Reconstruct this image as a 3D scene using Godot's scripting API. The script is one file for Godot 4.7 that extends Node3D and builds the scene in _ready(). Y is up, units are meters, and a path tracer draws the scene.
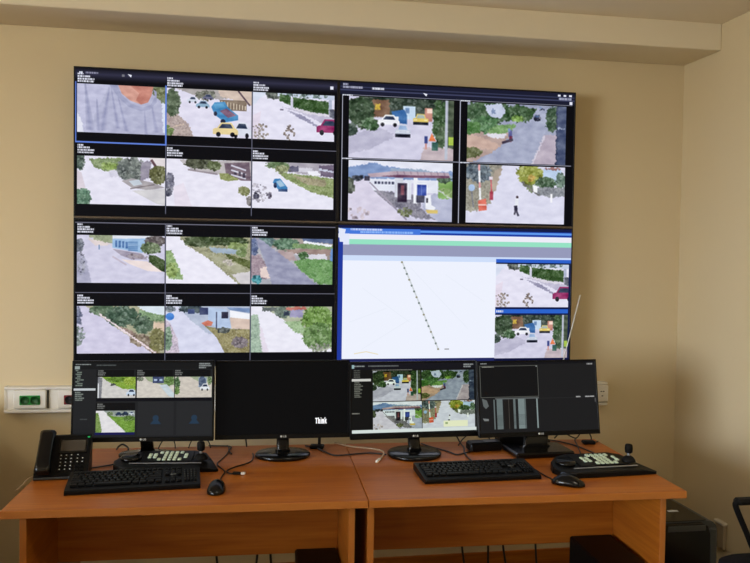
extends Node3D

# ---------------------------------------------------------------- measurements (metres)
const DESK_AT := Vector3(-1.1196, 0.0, 1.1912)
const DESK_TURN := -0.0347
const DESK_Y := 0.75
const WALL_TV := Vector3(2.2464, 2.2936, 1.0188)   # width, top, bottom of the video wall
const TV_FRONT := 0.1296
const RIGHT_X := 1.7504
const LEFT_X := -5.4
const BACK_Z := 7.0
const CEILING_Y := 2.602
const SKY_ENERGY := 3.6
const DAY_ENERGY := 25.0
const TV_GLOW := 1.0
const DESK_GLOW := 0.95
const ANT_FOOT := Vector3(0.822, 0.75, 0.555)
const ANT_TIP := Vector3(0.976, 1.362, 0.555)

var M := {}
var taken := {}
var seeds := 11

# ---------------------------------------------------------------- mesh building
class Shape:
	var st := SurfaceTool.new()
	var group := 0
	func _init():
		st.begin(Mesh.PRIMITIVE_TRIANGLES)

	func emit(tris: PackedVector3Array, smooth: bool, convex: bool) -> void:
		var mid := Vector3.ZERO
		for p in tris:
			mid += p
		mid /= maxf(1.0, tris.size())
		var vol := 0.0
		if not convex:
			for i in range(0, tris.size(), 3):
				vol += (tris[i] - mid).dot((tris[i + 1] - mid).cross(tris[i + 2] - mid))
		group += 1
		st.set_smooth_group(group if smooth else -1)
		for i in range(0, tris.size(), 3):
			var a := tris[i]
			var b := tris[i + 1]
			var c := tris[i + 2]
			var out := vol
			if convex:
				out = (b - a).cross(c - a).dot((a + b + c) / 3.0 - mid)
			st.add_vertex(a)
			st.add_vertex(c if out > 0.0 else b)
			st.add_vertex(b if out > 0.0 else c)

	# a box with chamfered edges
	func box(at: Vector3, size: Vector3, r := 0.002, turn := Basis()) -> void:
		var h := size * 0.5
		r = minf(r, minf(h.x, minf(h.y, h.z)) * 0.9)
		var tris := PackedVector3Array()
		var v := func(sx: int, sy: int, sz: int, axis: int) -> Vector3:
			var s := Vector3(sx, sy, sz)
			var p := s * (h - Vector3(r, r, r))
			p[axis] += s[axis] * r
			return at + turn * p
		var sg := [-1, 1]
		for axis in 3:
			var u := (axis + 1) % 3
			var w := (axis + 2) % 3
			for s in sg:
				var q := []
				for e in [[-1, -1], [1, -1], [1, 1], [-1, 1]]:
					var k := [0, 0, 0]
					k[axis] = s
					k[u] = e[0]
					k[w] = e[1]
					q.append(v.call(k[0], k[1], k[2], axis))
				for i in [0, 1, 2, 0, 2, 3]:
					tris.append(q[i])
			for s in sg:
				for t in sg:
					var k0 := [0, 0, 0]
					k0[u] = s
					k0[w] = t
					k0[axis] = -1
					var k1 := k0.duplicate()
					k1[axis] = 1
					var q := [v.call(k0[0], k0[1], k0[2], u), v.call(k1[0], k1[1], k1[2], u), v.call(k1[0], k1[1], k1[2], w), v.call(k0[0], k0[1], k0[2], w)]
					for i in [0, 1, 2, 0, 2, 3]:
						tris.append(q[i])
		for sx in sg:
			for sy in sg:
				for sz in sg:
					for axis in 3:
						tris.append(v.call(sx, sy, sz, axis))
		emit(tris, false, true)

	# rings of equal length joined into a skin, with both ends closed
	func loft(rings: Array, smooth := true, capped := true) -> void:
		var tris := PackedVector3Array()
		var n: int = rings[0].size()
		for i in rings.size() - 1:
			for j in n:
				var k := (j + 1) % n
				for p in [rings[i][j], rings[i][k], rings[i + 1][k], rings[i][j], rings[i + 1][k], rings[i + 1][j]]:
					tris.append(p)
		if capped:
			for e in [0, rings.size() - 1]:
				var mid := Vector3.ZERO
				for p in rings[e]:
					mid += p
				mid /= n
				for j in n:
					var k := (j + 1) % n
					var first: bool = e == 0
					tris.append(mid)
					tris.append(rings[e][k if first else j])
					tris.append(rings[e][j if first else k])
		emit(tris, smooth, false)

	# turned profile: pairs of radius and height; the plan may be an ellipse
	func lathe(at: Vector3, profile: Array, n := 24, sx := 1.0, sz := 1.0, turn := Basis()) -> void:
		var rings := []
		for p in profile:
			var ring := PackedVector3Array()
			for j in n:
				var a := TAU * j / n
				ring.append(at + turn * Vector3(cos(a) * p[0] * sx, p[1], sin(a) * p[0] * sz))
			rings.append(ring)
		loft(rings)

	func tube(points: Array, r: float, n := 8, steps := 6) -> void:
		var path := PackedVector3Array()
		for i in points.size() - 1:
			var p0: Vector3 = points[maxi(i - 1, 0)]
			var p1: Vector3 = points[i]
			var p2: Vector3 = points[i + 1]
			var p3: Vector3 = points[mini(i + 2, points.size() - 1)]
			for k in steps:
				path.append(p1.cubic_interpolate(p2, p0, p3, float(k) / steps))
		path.append(points[-1])
		var rings := []
		var side := Vector3.ZERO
		for i in path.size():
			var dir := (path[mini(i + 1, path.size() - 1)] - path[maxi(i - 1, 0)]).normalized()
			if side == Vector3.ZERO:
				side = dir.cross(Vector3.UP if absf(dir.y) < 0.9 else Vector3.RIGHT).normalized()
			side = (side - dir * side.dot(dir)).normalized()
			var up := dir.cross(side)
			var ring := PackedVector3Array()
			for j in n:
				var a := TAU * j / n
				ring.append(path[i] + (side * cos(a) + up * sin(a)) * r)
			rings.append(ring)
		loft(rings)

	# outline in the local xy plane pushed along z, between z0 and z1, edges slightly eased
	func prism(outline: PackedVector2Array, z0: float, z1: float, place := Transform3D(), smooth := false) -> void:
		var tris := PackedVector3Array()
		var n := outline.size()
		for j in n:
			var a := outline[j]
			var b := outline[(j + 1) % n]
			for p in [Vector3(a.x, a.y, z0), Vector3(b.x, b.y, z0), Vector3(b.x, b.y, z1), Vector3(a.x, a.y, z0), Vector3(b.x, b.y, z1), Vector3(a.x, a.y, z1)]:
				tris.append(place * p)
		var caps := Geometry2D.triangulate_polygon(outline)
		var clockwise := Geometry2D.is_polygon_clockwise(outline)
		for i in range(0, caps.size(), 3):
			var a := outline[caps[i]]
			var b := outline[caps[i + 1]]
			var c := outline[caps[i + 2]]
			if ((b - a).cross(c - a) < 0.0) != clockwise:
				var s := b
				b = c
				c = s
			for p in [Vector3(a.x, a.y, z0), Vector3(c.x, c.y, z0), Vector3(b.x, b.y, z0), Vector3(a.x, a.y, z1), Vector3(b.x, b.y, z1), Vector3(c.x, c.y, z1)]:
				tris.append(place * p)
		emit(tris, smooth, false)

	func done() -> ArrayMesh:
		st.generate_normals()
		return st.commit()


func round_rect(w: float, h: float, r: float, n := 4) -> PackedVector2Array:
	var out := PackedVector2Array()
	for c in 4:
		var mid := Vector2((w * 0.5 - r) * [1, -1, -1, 1][c], (h * 0.5 - r) * [1, 1, -1, -1][c])
		for i in n + 1:
			var a := PI * 0.5 * (c + float(i) / n)
			out.append(mid + Vector2(cos(a), sin(a)) * r)
	return out


func ring_of(outline: PackedVector2Array, place: Transform3D) -> PackedVector3Array:
	var out := PackedVector3Array()
	for p in outline:
		out.append(place * Vector3(p.x, p.y, 0))
	return out

# ---------------------------------------------------------------- nodes
func numbered(called: String) -> String:
	var n: int = taken.get(called, 0)
	taken[called] = n + 1
	return called if n == 0 else "%s_%03d" % [called, n]

func tag(o: Node, label: String, category: String, group := "") -> void:
	o.set_meta("label", label)
	o.set_meta("category", category)
	if group:
		o.set_meta("group", group)

func thing(called: String, label: String, category: String, at := Vector3.ZERO, turn := 0.0, group := "") -> Node3D:
	var o := Node3D.new()
	o.name = numbered(called)
	add_child(o)
	o.position = at
	o.rotation.y = turn
	tag(o, label, category, group)
	return o

func part(called: String, mesh: Mesh, mat: Material, parent: Node, label := "") -> MeshInstance3D:
	var o := MeshInstance3D.new()
	o.mesh = mesh
	o.material_override = mat
	o.name = called
	parent.add_child(o, true)
	if label:
		o.set_meta("label", label)
	return o

func built(called: String, s: Shape, mat: Material, parent: Node, label := "") -> MeshInstance3D:
	return part(called, s.done(), mat, parent, label)

func solo(called: String, s: Shape, mat: Material, label: String, category: String, group := "") -> MeshInstance3D:
	var o := built(numbered(called), s, mat, self)
	tag(o, label, category, group)
	return o

func setting(called: String, s: Shape, mat: Material) -> MeshInstance3D:
	var o := built(called, s, mat, self)
	o.set_meta("kind", "structure")
	return o

func on_desk(s: float, t: float, y := DESK_Y) -> Vector3:
	return DESK_AT + Vector3(s * cos(DESK_TURN) - t * sin(DESK_TURN), y, -s * sin(DESK_TURN) - t * cos(DESK_TURN))

func textured_quad(w: float, h: float) -> ArrayMesh:
	var st := SurfaceTool.new()
	st.begin(Mesh.PRIMITIVE_TRIANGLES)
	for p in [[0, 0], [1, 0], [1, 1], [0, 0], [1, 1], [0, 1]]:
		st.set_normal(Vector3(0, 0, 1))
		st.set_uv(Vector2(p[0], p[1]))
		st.add_vertex(Vector3((p[0] - 0.5) * w, (0.5 - p[1]) * h, 0))
	return st.commit()

# ---------------------------------------------------------------- materials
func plastic(r: float, g: float, b: float, rough := 0.45, spec := 0.5) -> StandardMaterial3D:
	var m := StandardMaterial3D.new()
	m.albedo_color = Color(r, g, b)
	m.roughness = rough
	m.metallic_specular = spec
	return m

func noise(freq: float, octaves := 4) -> FastNoiseLite:
	var n := FastNoiseLite.new()
	seeds += 1
	n.seed = seeds
	n.frequency = freq
	n.fractal_octaves = octaves
	return n

func wood(base: Color, dark: Color) -> StandardMaterial3D:
	var n := 512
	var im := Image.create(n, n, false, Image.FORMAT_RGB8)
	var fine := noise(0.06, 3)
	var broad := noise(0.012, 3)
	for y in n:
		for x in n:
			# grain runs along the image's x; both ends meet so that the tile repeats without a seam
			var f := float(x) / n
			var a := broad.get_noise_2d(x * 0.18, y * 2.2) * (1.0 - f) + broad.get_noise_2d((x - n) * 0.18, y * 2.2) * f
			var b := fine.get_noise_2d(x * 0.10, y * 2.4) * (1.0 - f) + fine.get_noise_2d((x - n) * 0.10, y * 2.4) * f
			im.set_pixel(x, y, base.lerp(dark, clampf(0.42 + a * 0.55 + b * 0.35, 0, 1)))
	var m := StandardMaterial3D.new()
	m.albedo_texture = ImageTexture.create_from_image(im)
	m.uv1_triplanar = true
	m.uv1_scale = Vector3(1.1, 1.1, 1.1)
	m.roughness = 0.42
	m.metallic_specular = 0.4
	return m

func plaster(c: Color) -> StandardMaterial3D:
	var m := StandardMaterial3D.new()
	m.albedo_color = c
	m.roughness = 0.9
	m.metallic_specular = 0.2
	var t := NoiseTexture2D.new()
	t.width = 256
	t.height = 256
	t.seamless = true
	t.as_normal_map = true
	t.bump_strength = 1.2
	t.noise = noise(0.05, 4)
	m.normal_enabled = true
	m.normal_texture = t
	m.normal_scale = 0.12
	m.uv1_triplanar = true
	m.uv1_world_triplanar = true
	m.uv1_scale = Vector3(3, 3, 3)
	return m

func glow(im: Image, energy: float) -> StandardMaterial3D:
	var m := StandardMaterial3D.new()
	m.albedo_color = Color(0.012, 0.012, 0.014)
	m.roughness = 0.5
	m.metallic_specular = 0.14
	m.emission_enabled = true
	m.emission = Color.WHITE
	m.emission_operator = BaseMaterial3D.EMISSION_OP_MULTIPLY
	m.emission_texture = ImageTexture.create_from_image(im)
	m.emission_energy_multiplier = energy
	m.texture_repeat = false
	return m

# ---------------------------------------------------------------- what the screens show
class Pic:
	var im: Image
	var w: int
	var h: int
	var rng := RandomNumberGenerator.new()
	func _init(a: int, b: int, c: Color, s := 1):
		w = a
		h = b
		im = Image.create(a, b, false, Image.FORMAT_RGB8)
		im.fill(c)
		rng.seed = s
	func rect(x0: float, y0: float, x1: float, y1: float, c: Color) -> void:
		im.fill_rect(Rect2i(roundi(x0 * w), roundi(y0 * h), maxi(1, roundi(x1 * w) - roundi(x0 * w)), maxi(1, roundi(y1 * h) - roundi(y0 * h))), c)
	func flat(v: Array) -> PackedVector2Array:
		var pts := PackedVector2Array()
		for i in range(0, v.size(), 2):
			pts.append(Vector2(v[i] * w, v[i + 1] * h))
		return pts
	func poly(v: Array, c: Color) -> void:
		var pts := flat(v)
		var n := pts.size()
		for y in h:
			var yy := y + 0.5
			var xs := []
			for i in n:
				var a := pts[i]
				var b := pts[(i + 1) % n]
				if (a.y <= yy) != (b.y <= yy):
					xs.append(a.x + (yy - a.y) / (b.y - a.y) * (b.x - a.x))
			xs.sort()
			for i in range(0, xs.size() - 1, 2):
				var x0 := clampi(roundi(xs[i]), 0, w)
				var x1 := clampi(roundi(xs[i + 1]), 0, w)
				if x1 > x0:
					im.fill_rect(Rect2i(x0, y, x1 - x0, 1), c)
	func dab(x: float, y: float, s: float, c: Color) -> void:
		var k := maxi(1, roundi(s * w))
		im.fill_rect(Rect2i(roundi(x * w) - k / 2, roundi(y * h) - k / 2, k, k), c)
	# leaves: a ragged blob filled with dabs lighter and darker than c; sparse ones keep gaps
	func bush(x: float, y: float, rx: float, ry: float, c: Color, amount := 1.0) -> void:
		if amount > 0.9:
			var v := []
			for i in 22:
				var a := TAU * i / 22
				var r := rng.randf_range(0.82, 1.06)
				v.append(x + cos(a) * r * rx)
				v.append(y + sin(a) * r * ry)
			poly(v, c.darkened(0.12))
		var n := int(rx * ry * 5200 * amount) + 10
		for i in n:
			var a := rng.randf() * TAU
			var r := sqrt(rng.randf())
			var f := rng.randf_range(-0.3, 0.24)
			dab(x + cos(a) * r * rx, y + sin(a) * r * ry, rng.randf_range(0.01, 0.03), c.lightened(f) if f > 0 else c.darkened(-f * 1.3))
	func turf(v: Array, c: Color, rough := 0.22) -> void:
		poly(v, c)
		var pts := flat(v)
		var lo := pts[0]
		var hi := pts[0]
		for p in pts:
			lo = lo.min(p)
			hi = hi.max(p)
		var n := int((hi.x - lo.x) * (hi.y - lo.y) / 7.0)
		for i in n:
			var p := Vector2(rng.randf_range(lo.x, hi.x), rng.randf_range(lo.y, hi.y))
			if Geometry2D.is_point_in_polygon(p, pts):
				var f := rng.randf_range(-rough, rough)
				dab(p.x / w, p.y / h, rng.randf_range(0.006, 0.016), c.lightened(f) if f > 0 else c.darkened(-f))
	func line(x0: float, y0: float, x1: float, y1: float, t: float, c: Color) -> void:
		var d := Vector2((x1 - x0) * w, (y1 - y0) * h)
		var q := Vector2(-d.y, d.x).normalized() * t * 0.5 * w
		poly([x0 + q.x / w, y0 + q.y / h, x1 + q.x / w, y1 + q.y / h, x1 - q.x / w, y1 - q.y / h, x0 - q.x / w, y0 - q.y / h], c)
	func oval(x: float, y: float, rx: float, ry: float, c: Color) -> void:
		var v := []
		for i in 20:
			v.append(x + cos(TAU * i / 20) * rx)
			v.append(y + sin(TAU * i / 20) * ry)
		poly(v, c)
	# a car seen from the front or from behind
	func car_front(x: float, y: float, cw: float, ch: float, c: Color) -> void:
		poly([x + cw * 0.18, y + ch * 0.42, x + cw * 0.28, y, x + cw * 0.72, y, x + cw * 0.82, y + ch * 0.42], c)
		poly([x + cw * 0.24, y + ch * 0.40, x + cw * 0.32, y + ch * 0.08, x + cw * 0.68, y + ch * 0.08, x + cw * 0.76, y + ch * 0.40], c.lerp(Color(0.45, 0.6, 0.8), 0.6))
		rect(x + cw * 0.05, y + ch * 0.42, x + cw * 0.95, y + ch * 0.80, c)
		rect(x + cw * 0.05, y + ch * 0.74, x + cw * 0.95, y + ch, Color(0.12, 0.13, 0.17))
		rect(x + cw * 0.1, y + ch * 0.5, x + cw * 0.28, y + ch * 0.6, c.lightened(0.5))
		rect(x + cw * 0.72, y + ch * 0.5, x + cw * 0.9, y + ch * 0.6, c.lightened(0.5))
	func car_side(x: float, y: float, cw: float, ch: float, c: Color) -> void:
		poly([x + cw * 0.15, y + ch * 0.45, x + cw * 0.33, y, x + cw * 0.74, y, x + cw * 0.9, y + ch * 0.45], c)
		poly([x + cw * 0.23, y + ch * 0.42, x + cw * 0.37, y + ch * 0.1, x + cw * 0.7, y + ch * 0.1, x + cw * 0.8, y + ch * 0.42], Color(0.18, 0.22, 0.3))
		poly([x, y + ch * 0.5, x + cw * 0.1, y + ch * 0.4, x + cw * 0.92, y + ch * 0.4, x + cw, y + ch * 0.55, x + cw, y + ch * 0.85, x, y + ch * 0.85], c)
		oval(x + cw * 0.22, y + ch * 0.85, cw * 0.09, ch * 0.17, Color(0.1, 0.1, 0.12))
		oval(x + cw * 0.78, y + ch * 0.85, cw * 0.09, ch * 0.17, Color(0.1, 0.1, 0.12))
	# lines of lettering too small to be read
	func lettering(x: float, y: float, lens: Array, lh: float, c: Color) -> void:
		for i in lens.size():
			var at := x
			while at < x + lens[i]:
				var k := rng.randf_range(0.002, 0.006)
				rect(at, y + i * lh, minf(at + k, x + lens[i]), y + (i + 0.72) * lh, c)
				at += k + 0.0015
	# breaks up the outlines drawn so far, once; what is drawn later stays crisp
	var done := false
	func ragged() -> void:
		if done:
			return
		done = true
		var wx := FastNoiseLite.new()
		wx.seed = rng.randi() % 1000
		wx.frequency = 0.09
		var src: Image = im.duplicate()
		for y in h:
			for x in w:
				var sx := clampi(x + roundi(wx.get_noise_2d(x, y) * 6.0), 0, w - 1)
				var sy := clampi(y + roundi(wx.get_noise_2d(x + 500, y) * 5.0), 0, h - 1)
				im.set_pixel(x, y, src.get_pixel(sx, sy))
	func grain(amount: float) -> void:
		for y in h:
			for x in w:
				var c := im.get_pixel(x, y)
				var f := rng.randf_range(-amount, amount)
				im.set_pixel(x, y, Color(c.r + f, c.g + f, c.b + f))
	func paste(other: Image, x0: float, y0: float, x1: float, y1: float) -> void:
		var o: Image = other.duplicate()
		var a := Vector2i(roundi(x0 * w), roundi(y0 * h))
		var b := Vector2i(roundi(x1 * w), roundi(y1 * h))
		o.resize(b.x - a.x, b.y - a.y, Image.INTERPOLATE_CUBIC)
		im.blit_rect(o, Rect2i(Vector2i.ZERO, b - a), a)


func k(r: int, g: int, b: int) -> Color:
	return Color8(r, g, b)

func view(s: int, c: Color) -> Pic:
	return Pic.new(288, 166, c, s)

func finish(p: Pic) -> Image:
	# uneven tone, sensor noise, and the softness of a small camera
	p.ragged()
	var n := noise(0.02, 2)
	for y in p.h:
		for x in p.w:
			var c := p.im.get_pixel(x, y)
			var f := (n.get_noise_2d(x, y * 1.8) * 0.16 + p.rng.randf_range(-0.06, 0.06)) * (1.12 - c.get_luminance())
			# cheap cameras lift and wash out the middle tones
			p.im.set_pixel(x, y, Color(pow(clampf(c.r + f, 0, 1), 0.92), pow(clampf(c.g + f, 0, 1), 0.92), pow(clampf(c.b + f * 0.9, 0, 1), 0.88)))
	p.im.resize(112, 64, Image.INTERPOLATE_LANCZOS)
	return p.im

func views() -> Dictionary:
	var v := {}
	var road := k(222, 219, 238)
	# 1 a grey T-shirt close to the lens
	var p := view(1, k(176, 178, 204))
	p.poly([0, 0, 0.36, 0, 0.30, 0.25, 0.2, 0.6, 0.14, 1, 0, 1], k(186, 187, 214))
	p.poly([0, 0.6, 0.05, 0.75, 0.08, 1, 0, 1], k(224, 226, 240))
	p.poly([0.84, 0, 1, 0, 1, 0.5, 0.95, 0.3, 0.88, 0.17], k(112, 124, 92))
	p.bush(0.93, 0.12, 0.08, 0.12, k(118, 126, 84))
	p.poly([0.96, 0.3, 1, 0.35, 1, 1, 0.97, 0.9], k(214, 222, 240))
	p.ragged()
	for q in [[0.09, 0, 0.15, 0.95, 0.05], [0.36, 0.05, 0.28, 0.95, 0.045], [0.38, 0.05, 0.46, 0.9, 0.03], [0.46, 0.25, 0.56, 0.95, 0.03], [0.84, 0.35, 0.9, 0.95, 0.035], [0.76, 0.5, 0.78, 1, 0.025], [0.22, 0.3, 0.24, 0.95, 0.03]]:
		for g in 4:
			var w := (4 - g) / 4.0
			p.poly([q[0] - q[4] * 0.2 * w, q[1], q[0] + q[4] * 0.2 * w, q[1], q[2] + q[4] * w, q[3], q[2] - q[4] * w, q[3]], k(176, 178, 204).lerp(k(152, 155, 186), (g + 1) / 4.0))
	p.poly([0.36, 0, 0.45, 0, 0.5, 0.2, 0.6, 0.36, 0.74, 0.44, 0.83, 0.38, 0.88, 0.2, 0.86, 0.05, 0.9, 0.1, 0.9, 0.32, 0.82, 0.48, 0.72, 0.52, 0.58, 0.44, 0.46, 0.25], k(158, 161, 190))
	p.ragged()
	p.poly([0.46, 0, 0.86, 0, 0.84, 0.18, 0.80, 0.33, 0.72, 0.38, 0.60, 0.31, 0.50, 0.17], k(208, 152, 134))
	p.poly([0.6, 0, 0.86, 0, 0.84, 0.18, 0.80, 0.33, 0.72, 0.38, 0.66, 0.3, 0.7, 0.15], k(190, 124, 106))
	v.shirt = finish(p)
	# 2 road with a blue lorry and a yellow car
	p = view(2, road)
	p.turf([0, 0.5, 0.1, 0.5, 0.25, 0.75, 0.32, 1, 0, 1], k(176, 158, 150))
	p.bush(0.07, 0.3, 0.09, 0.3, k(88, 104, 76))
	p.bush(0.03, 0.9, 0.05, 0.1, k(104, 128, 70))
	p.line(0.02, 0.85, 0.2, 0.75, 0.012, k(210, 190, 170))
	p.poly([0.1, 0, 1, 0, 1, 0.1, 0.6, 0.2, 0.3, 0.12], k(166, 160, 156))
	p.bush(0.45, 0.12, 0.12, 0.1, k(110, 112, 96))
	p.poly([0.6, 0, 1, 0, 1, 0.3, 0.62, 0.12], k(206, 186, 170))
	p.ragged()
	p.rect(0.62, 0.2, 0.94, 0.42, k(126, 110, 92))
	for i in 9:
		p.rect(0.64 + i * 0.035, 0.22 + i * 0.012, 0.65 + i * 0.035, 0.40, k(224, 210, 186))
	p.line(0.84, 0.0, 0.98, 0.3, 0.02, k(92, 76, 82))
	p.car_side(0.24, 0.16, 0.12, 0.14, k(206, 214, 228))
	p.car_side(0.34, 0.24, 0.16, 0.16, k(140, 172, 196))
	p.car_side(0.42, 0.1, 0.12, 0.12, k(96, 98, 122))
	p.poly([0.52, 0.36, 0.56, 0.26, 0.68, 0.24, 0.72, 0.36, 0.84, 0.52, 0.84, 0.62, 0.68, 0.68, 0.56, 0.52], k(70, 134, 184))
	p.poly([0.70, 0.38, 0.82, 0.52, 0.72, 0.58, 0.62, 0.44], k(120, 90, 110))
	p.poly([0.55, 0.3, 0.66, 0.28, 0.69, 0.36, 0.57, 0.4], k(84, 150, 196))
	p.oval(0.66, 0.66, 0.03, 0.05, k(40, 44, 60))
	p.oval(0.57, 0.5, 0.02, 0.05, k(40, 44, 60))
	p.car_side(0.76, 0.66, 0.24, 0.34, k(216, 220, 234))
	p.car_side(0.54, 0.68, 0.3, 0.3, k(226, 204, 142))
	v.lorry = finish(p)
	# 3 hedge and a crimson car
	p = view(3, k(226, 224, 242))
	p.poly([0, 0, 0.2, 0, 0.1, 0.1, 0, 0.3], k(214, 222, 240))
	p.poly([0.34, 0.3, 0.55, 0.38, 1, 0.72, 1, 0.42, 0.6, 0.34], k(186, 182, 204))
	p.poly([0.42, 0.36, 0.62, 0.46, 0.86, 0.74, 0.74, 0.66, 0.52, 0.48], k(150, 148, 172))
	p.bush(0.24, 0.05, 0.09, 0.08, k(86, 94, 82))
	p.poly([0.3, 0, 1, 0, 1, 0.1, 0.3, 0.06], k(196, 206, 226))
	p.bush(0.62, 0.03, 0.3, 0.05, k(110, 130, 120), 0.5)
	p.turf([0.32, 0.02, 0.46, 0.06, 0.46, 0.24, 0.32, 0.16], k(52, 82, 38))
	p.turf([0.48, 0.08, 0.93, 0.14, 0.93, 0.4, 0.74, 0.38, 0.48, 0.28], k(48, 76, 34))
	p.poly([0.48, 0.28, 0.74, 0.39, 0.93, 0.41, 0.93, 0.46, 0.7, 0.44, 0.46, 0.32], k(214, 210, 222))
	p.ragged()
	p.rect(0.46, 0.1, 0.49, 0.32, k(206, 206, 224))
	p.rect(0.93, 0.1, 0.97, 0.4, k(170, 178, 200))
	p.turf([0.94, 0.3, 1, 0.3, 1, 0.5, 0.94, 0.46], k(96, 100, 110))
	p.rect(0.33, 0.34, 0.37, 0.37, k(110, 104, 120))
	p.car_side(0.78, 0.52, 0.3, 0.34, k(140, 44, 90))
	p.poly([0, 0.5, 0.1, 0.4, 0.06, 1, 0, 1], k(224, 214, 230))
	p.bush(0.09, 0.84, 0.1, 0.17, k(150, 138, 126), 0.35)
	p.bush(0.44, 0.82, 0.07, 0.18, k(144, 130, 120), 0.3)
	v.hedge = finish(p)
	# 4 gravel road and bushes
	p = view(4, k(228, 226, 242))
	p.bush(0.03, 0.12, 0.05, 0.18, k(84, 100, 86))
	p.turf([0.14, 0.06, 0.5, 0.02, 0.56, 0.4, 0.4, 0.34, 0.2, 0.24], k(122, 140, 92))
	p.bush(0.36, 0.2, 0.1, 0.07, k(140, 166, 84))
	p.rect(0.36, 0.28, 0.48, 0.42, k(208, 206, 222))
	p.bush(0.62, 0.26, 0.18, 0.25, k(112, 120, 112))
	p.poly([0.72, 0.1, 0.84, 0.06, 0.82, 0.4, 0.72, 0.5], k(142, 136, 150))
	p.poly([0.82, 0, 1, 0, 1, 0.2, 0.84, 0.12], k(222, 214, 216))
	p.ragged()
	p.line(0.84, 0.04, 0.9, 0.2, 0.03, k(96, 70, 74))
	p.bush(0.92, 0.36, 0.1, 0.2, k(106, 108, 66))
	p.poly([0.5, 0.5, 0.62, 0.44, 0.86, 0.52, 1, 0.62, 0.8, 0.68, 0.62, 0.64], k(164, 158, 160))
	p.poly([0.58, 0.5, 0.7, 0.46, 0.74, 0.56, 0.64, 0.6], k(196, 206, 216))
	p.line(0.6, 0.66, 0.88, 0.56, 0.012, k(120, 110, 110))
	p.poly([0.62, 0.7, 1, 0.64, 1, 1, 0.9, 0.96], k(206, 204, 206))
	p.poly([0, 0.3, 0.05, 0.35, 0.1, 0.7, 0, 0.7], k(214, 204, 214))
	p.bush(0.06, 0.86, 0.1, 0.18, k(96, 132, 104))
	v.bushes = finish(p)
	# 5 road past a brown house
	p = view(5, k(230, 228, 243))
	p.poly([0.15, 0.02, 1, 0, 1, 0.34, 0.6, 0.3, 0.3, 0.22], k(182, 176, 176))
	p.bush(0.38, 0.08, 0.18, 0.12, k(80, 84, 62))
	p.bush(0.56, 0.12, 0.08, 0.1, k(98, 110, 70))
	p.ragged()
	p.poly([0.68, 0.06, 0.98, 0.02, 1, 0.42, 0.88, 0.42, 0.7, 0.3], k(112, 96, 104))
	for i in 3:
		p.line(0.76, 0.1 + i * 0.1, 0.94, 0.2 + i * 0.09, 0.02, k(206, 204, 220))
		p.rect(0.8 + i * 0.05, 0.2 + i * 0.03, 0.83 + i * 0.05, 0.3 + i * 0.03, k(60, 54, 66))
	p.turf([0.62, 0.28, 0.72, 0.28, 0.86, 0.4, 0.74, 0.44, 0.64, 0.4], k(138, 146, 84))
	p.line(0.25, 0.22, 0.6, 0.3, 0.02, k(150, 140, 144))
	p.bush(0.92, 0.64, 0.07, 0.1, k(124, 128, 78))
	p.bush(0.98, 0.86, 0.03, 0.1, k(140, 134, 130))
	p.bush(0.04, 0.5, 0.05, 0.22, k(126, 126, 140))
	p.bush(0.03, 0.72, 0.03, 0.08, k(70, 72, 84))
	p.poly([0.08, 0.6, 0.2, 0.5, 0.3, 1, 0.1, 1], k(228, 220, 234))
	v.house = finish(p)
	# 6 blue car and a grass bank
	p = view(6, k(230, 229, 244))
	p.poly([0.16, 0, 1, 0, 1, 0.3, 0.4, 0.2], k(170, 164, 174))
	p.bush(0.3, 0.06, 0.14, 0.07, k(104, 128, 84))
	p.rect(0.44, 0.08, 0.56, 0.2, k(90, 88, 108))
	p.rect(0.56, 0.1, 0.74, 0.2, k(206, 204, 216))
	p.poly([0.66, 0.18, 0.8, 0.16, 0.84, 0.26, 0.7, 0.26], k(238, 238, 248))
	p.poly([0.82, 0.04, 1, 0.02, 1, 0.3, 0.84, 0.26], k(104, 92, 110))
	p.line(0.82, 0.12, 1, 0.18, 0.02, k(196, 200, 220))
	p.turf([0.3, 0.22, 0.5, 0.24, 1, 0.32, 1, 0.74, 0.72, 0.62, 0.42, 0.36], k(134, 150, 92))
	p.turf([0.5, 0.28, 0.9, 0.36, 0.9, 0.5, 0.66, 0.46], k(158, 150, 116))
	p.bush(0.36, 0.14, 0.1, 0.08, k(150, 158, 110))
	p.ragged()
	p.poly([0.25, 0.44, 0.27, 0.36, 0.34, 0.35, 0.43, 0.54, 0.43, 0.62, 0.33, 0.62], k(66, 128, 182))
	p.poly([0.29, 0.42, 0.34, 0.38, 0.40, 0.5, 0.34, 0.54], k(150, 184, 210))
	p.oval(0.28, 0.5, 0.02, 0.06, k(40, 52, 80))
	p.rect(0.32, 0.58, 0.43, 0.63, k(60, 80, 116))
	p.bush(0.08, 0.66, 0.1, 0.22, k(182, 178, 190), 0.5)
	p.bush(0.05, 0.74, 0.03, 0.06, k(62, 62, 78))
	p.bush(0.2, 0.7, 0.03, 0.08, k(110, 104, 118), 0.6)
	v.bluecar = finish(p)
	# 7 pale blue building
	p = view(7, k(206, 204, 226))
	p.turf([0.12, 0, 0.42, 0, 0.42, 0.16, 0.24, 0.14], k(150, 160, 124))
	p.poly([0.12, 0.06, 0.3, 0.14, 0.42, 0.2, 0.2, 0.22], k(220, 206, 204))
	p.bush(0.03, 0.22, 0.05, 0.14, k(112, 118, 128))
	p.poly([0, 0.36, 0.1, 0.5, 0.16, 1, 0, 1], k(170, 170, 192))
	p.bush(0.05, 0.6, 0.05, 0.26, k(150, 152, 168), 0.5)
	p.ragged()
	p.poly([0.4, 0.04, 0.9, 0.02, 0.88, 0.2, 0.74, 0.36, 0.4, 0.26], k(150, 184, 220))
	p.poly([0.4, 0, 0.9, 0, 0.9, 0.05, 0.4, 0.07], k(222, 226, 236))
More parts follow.
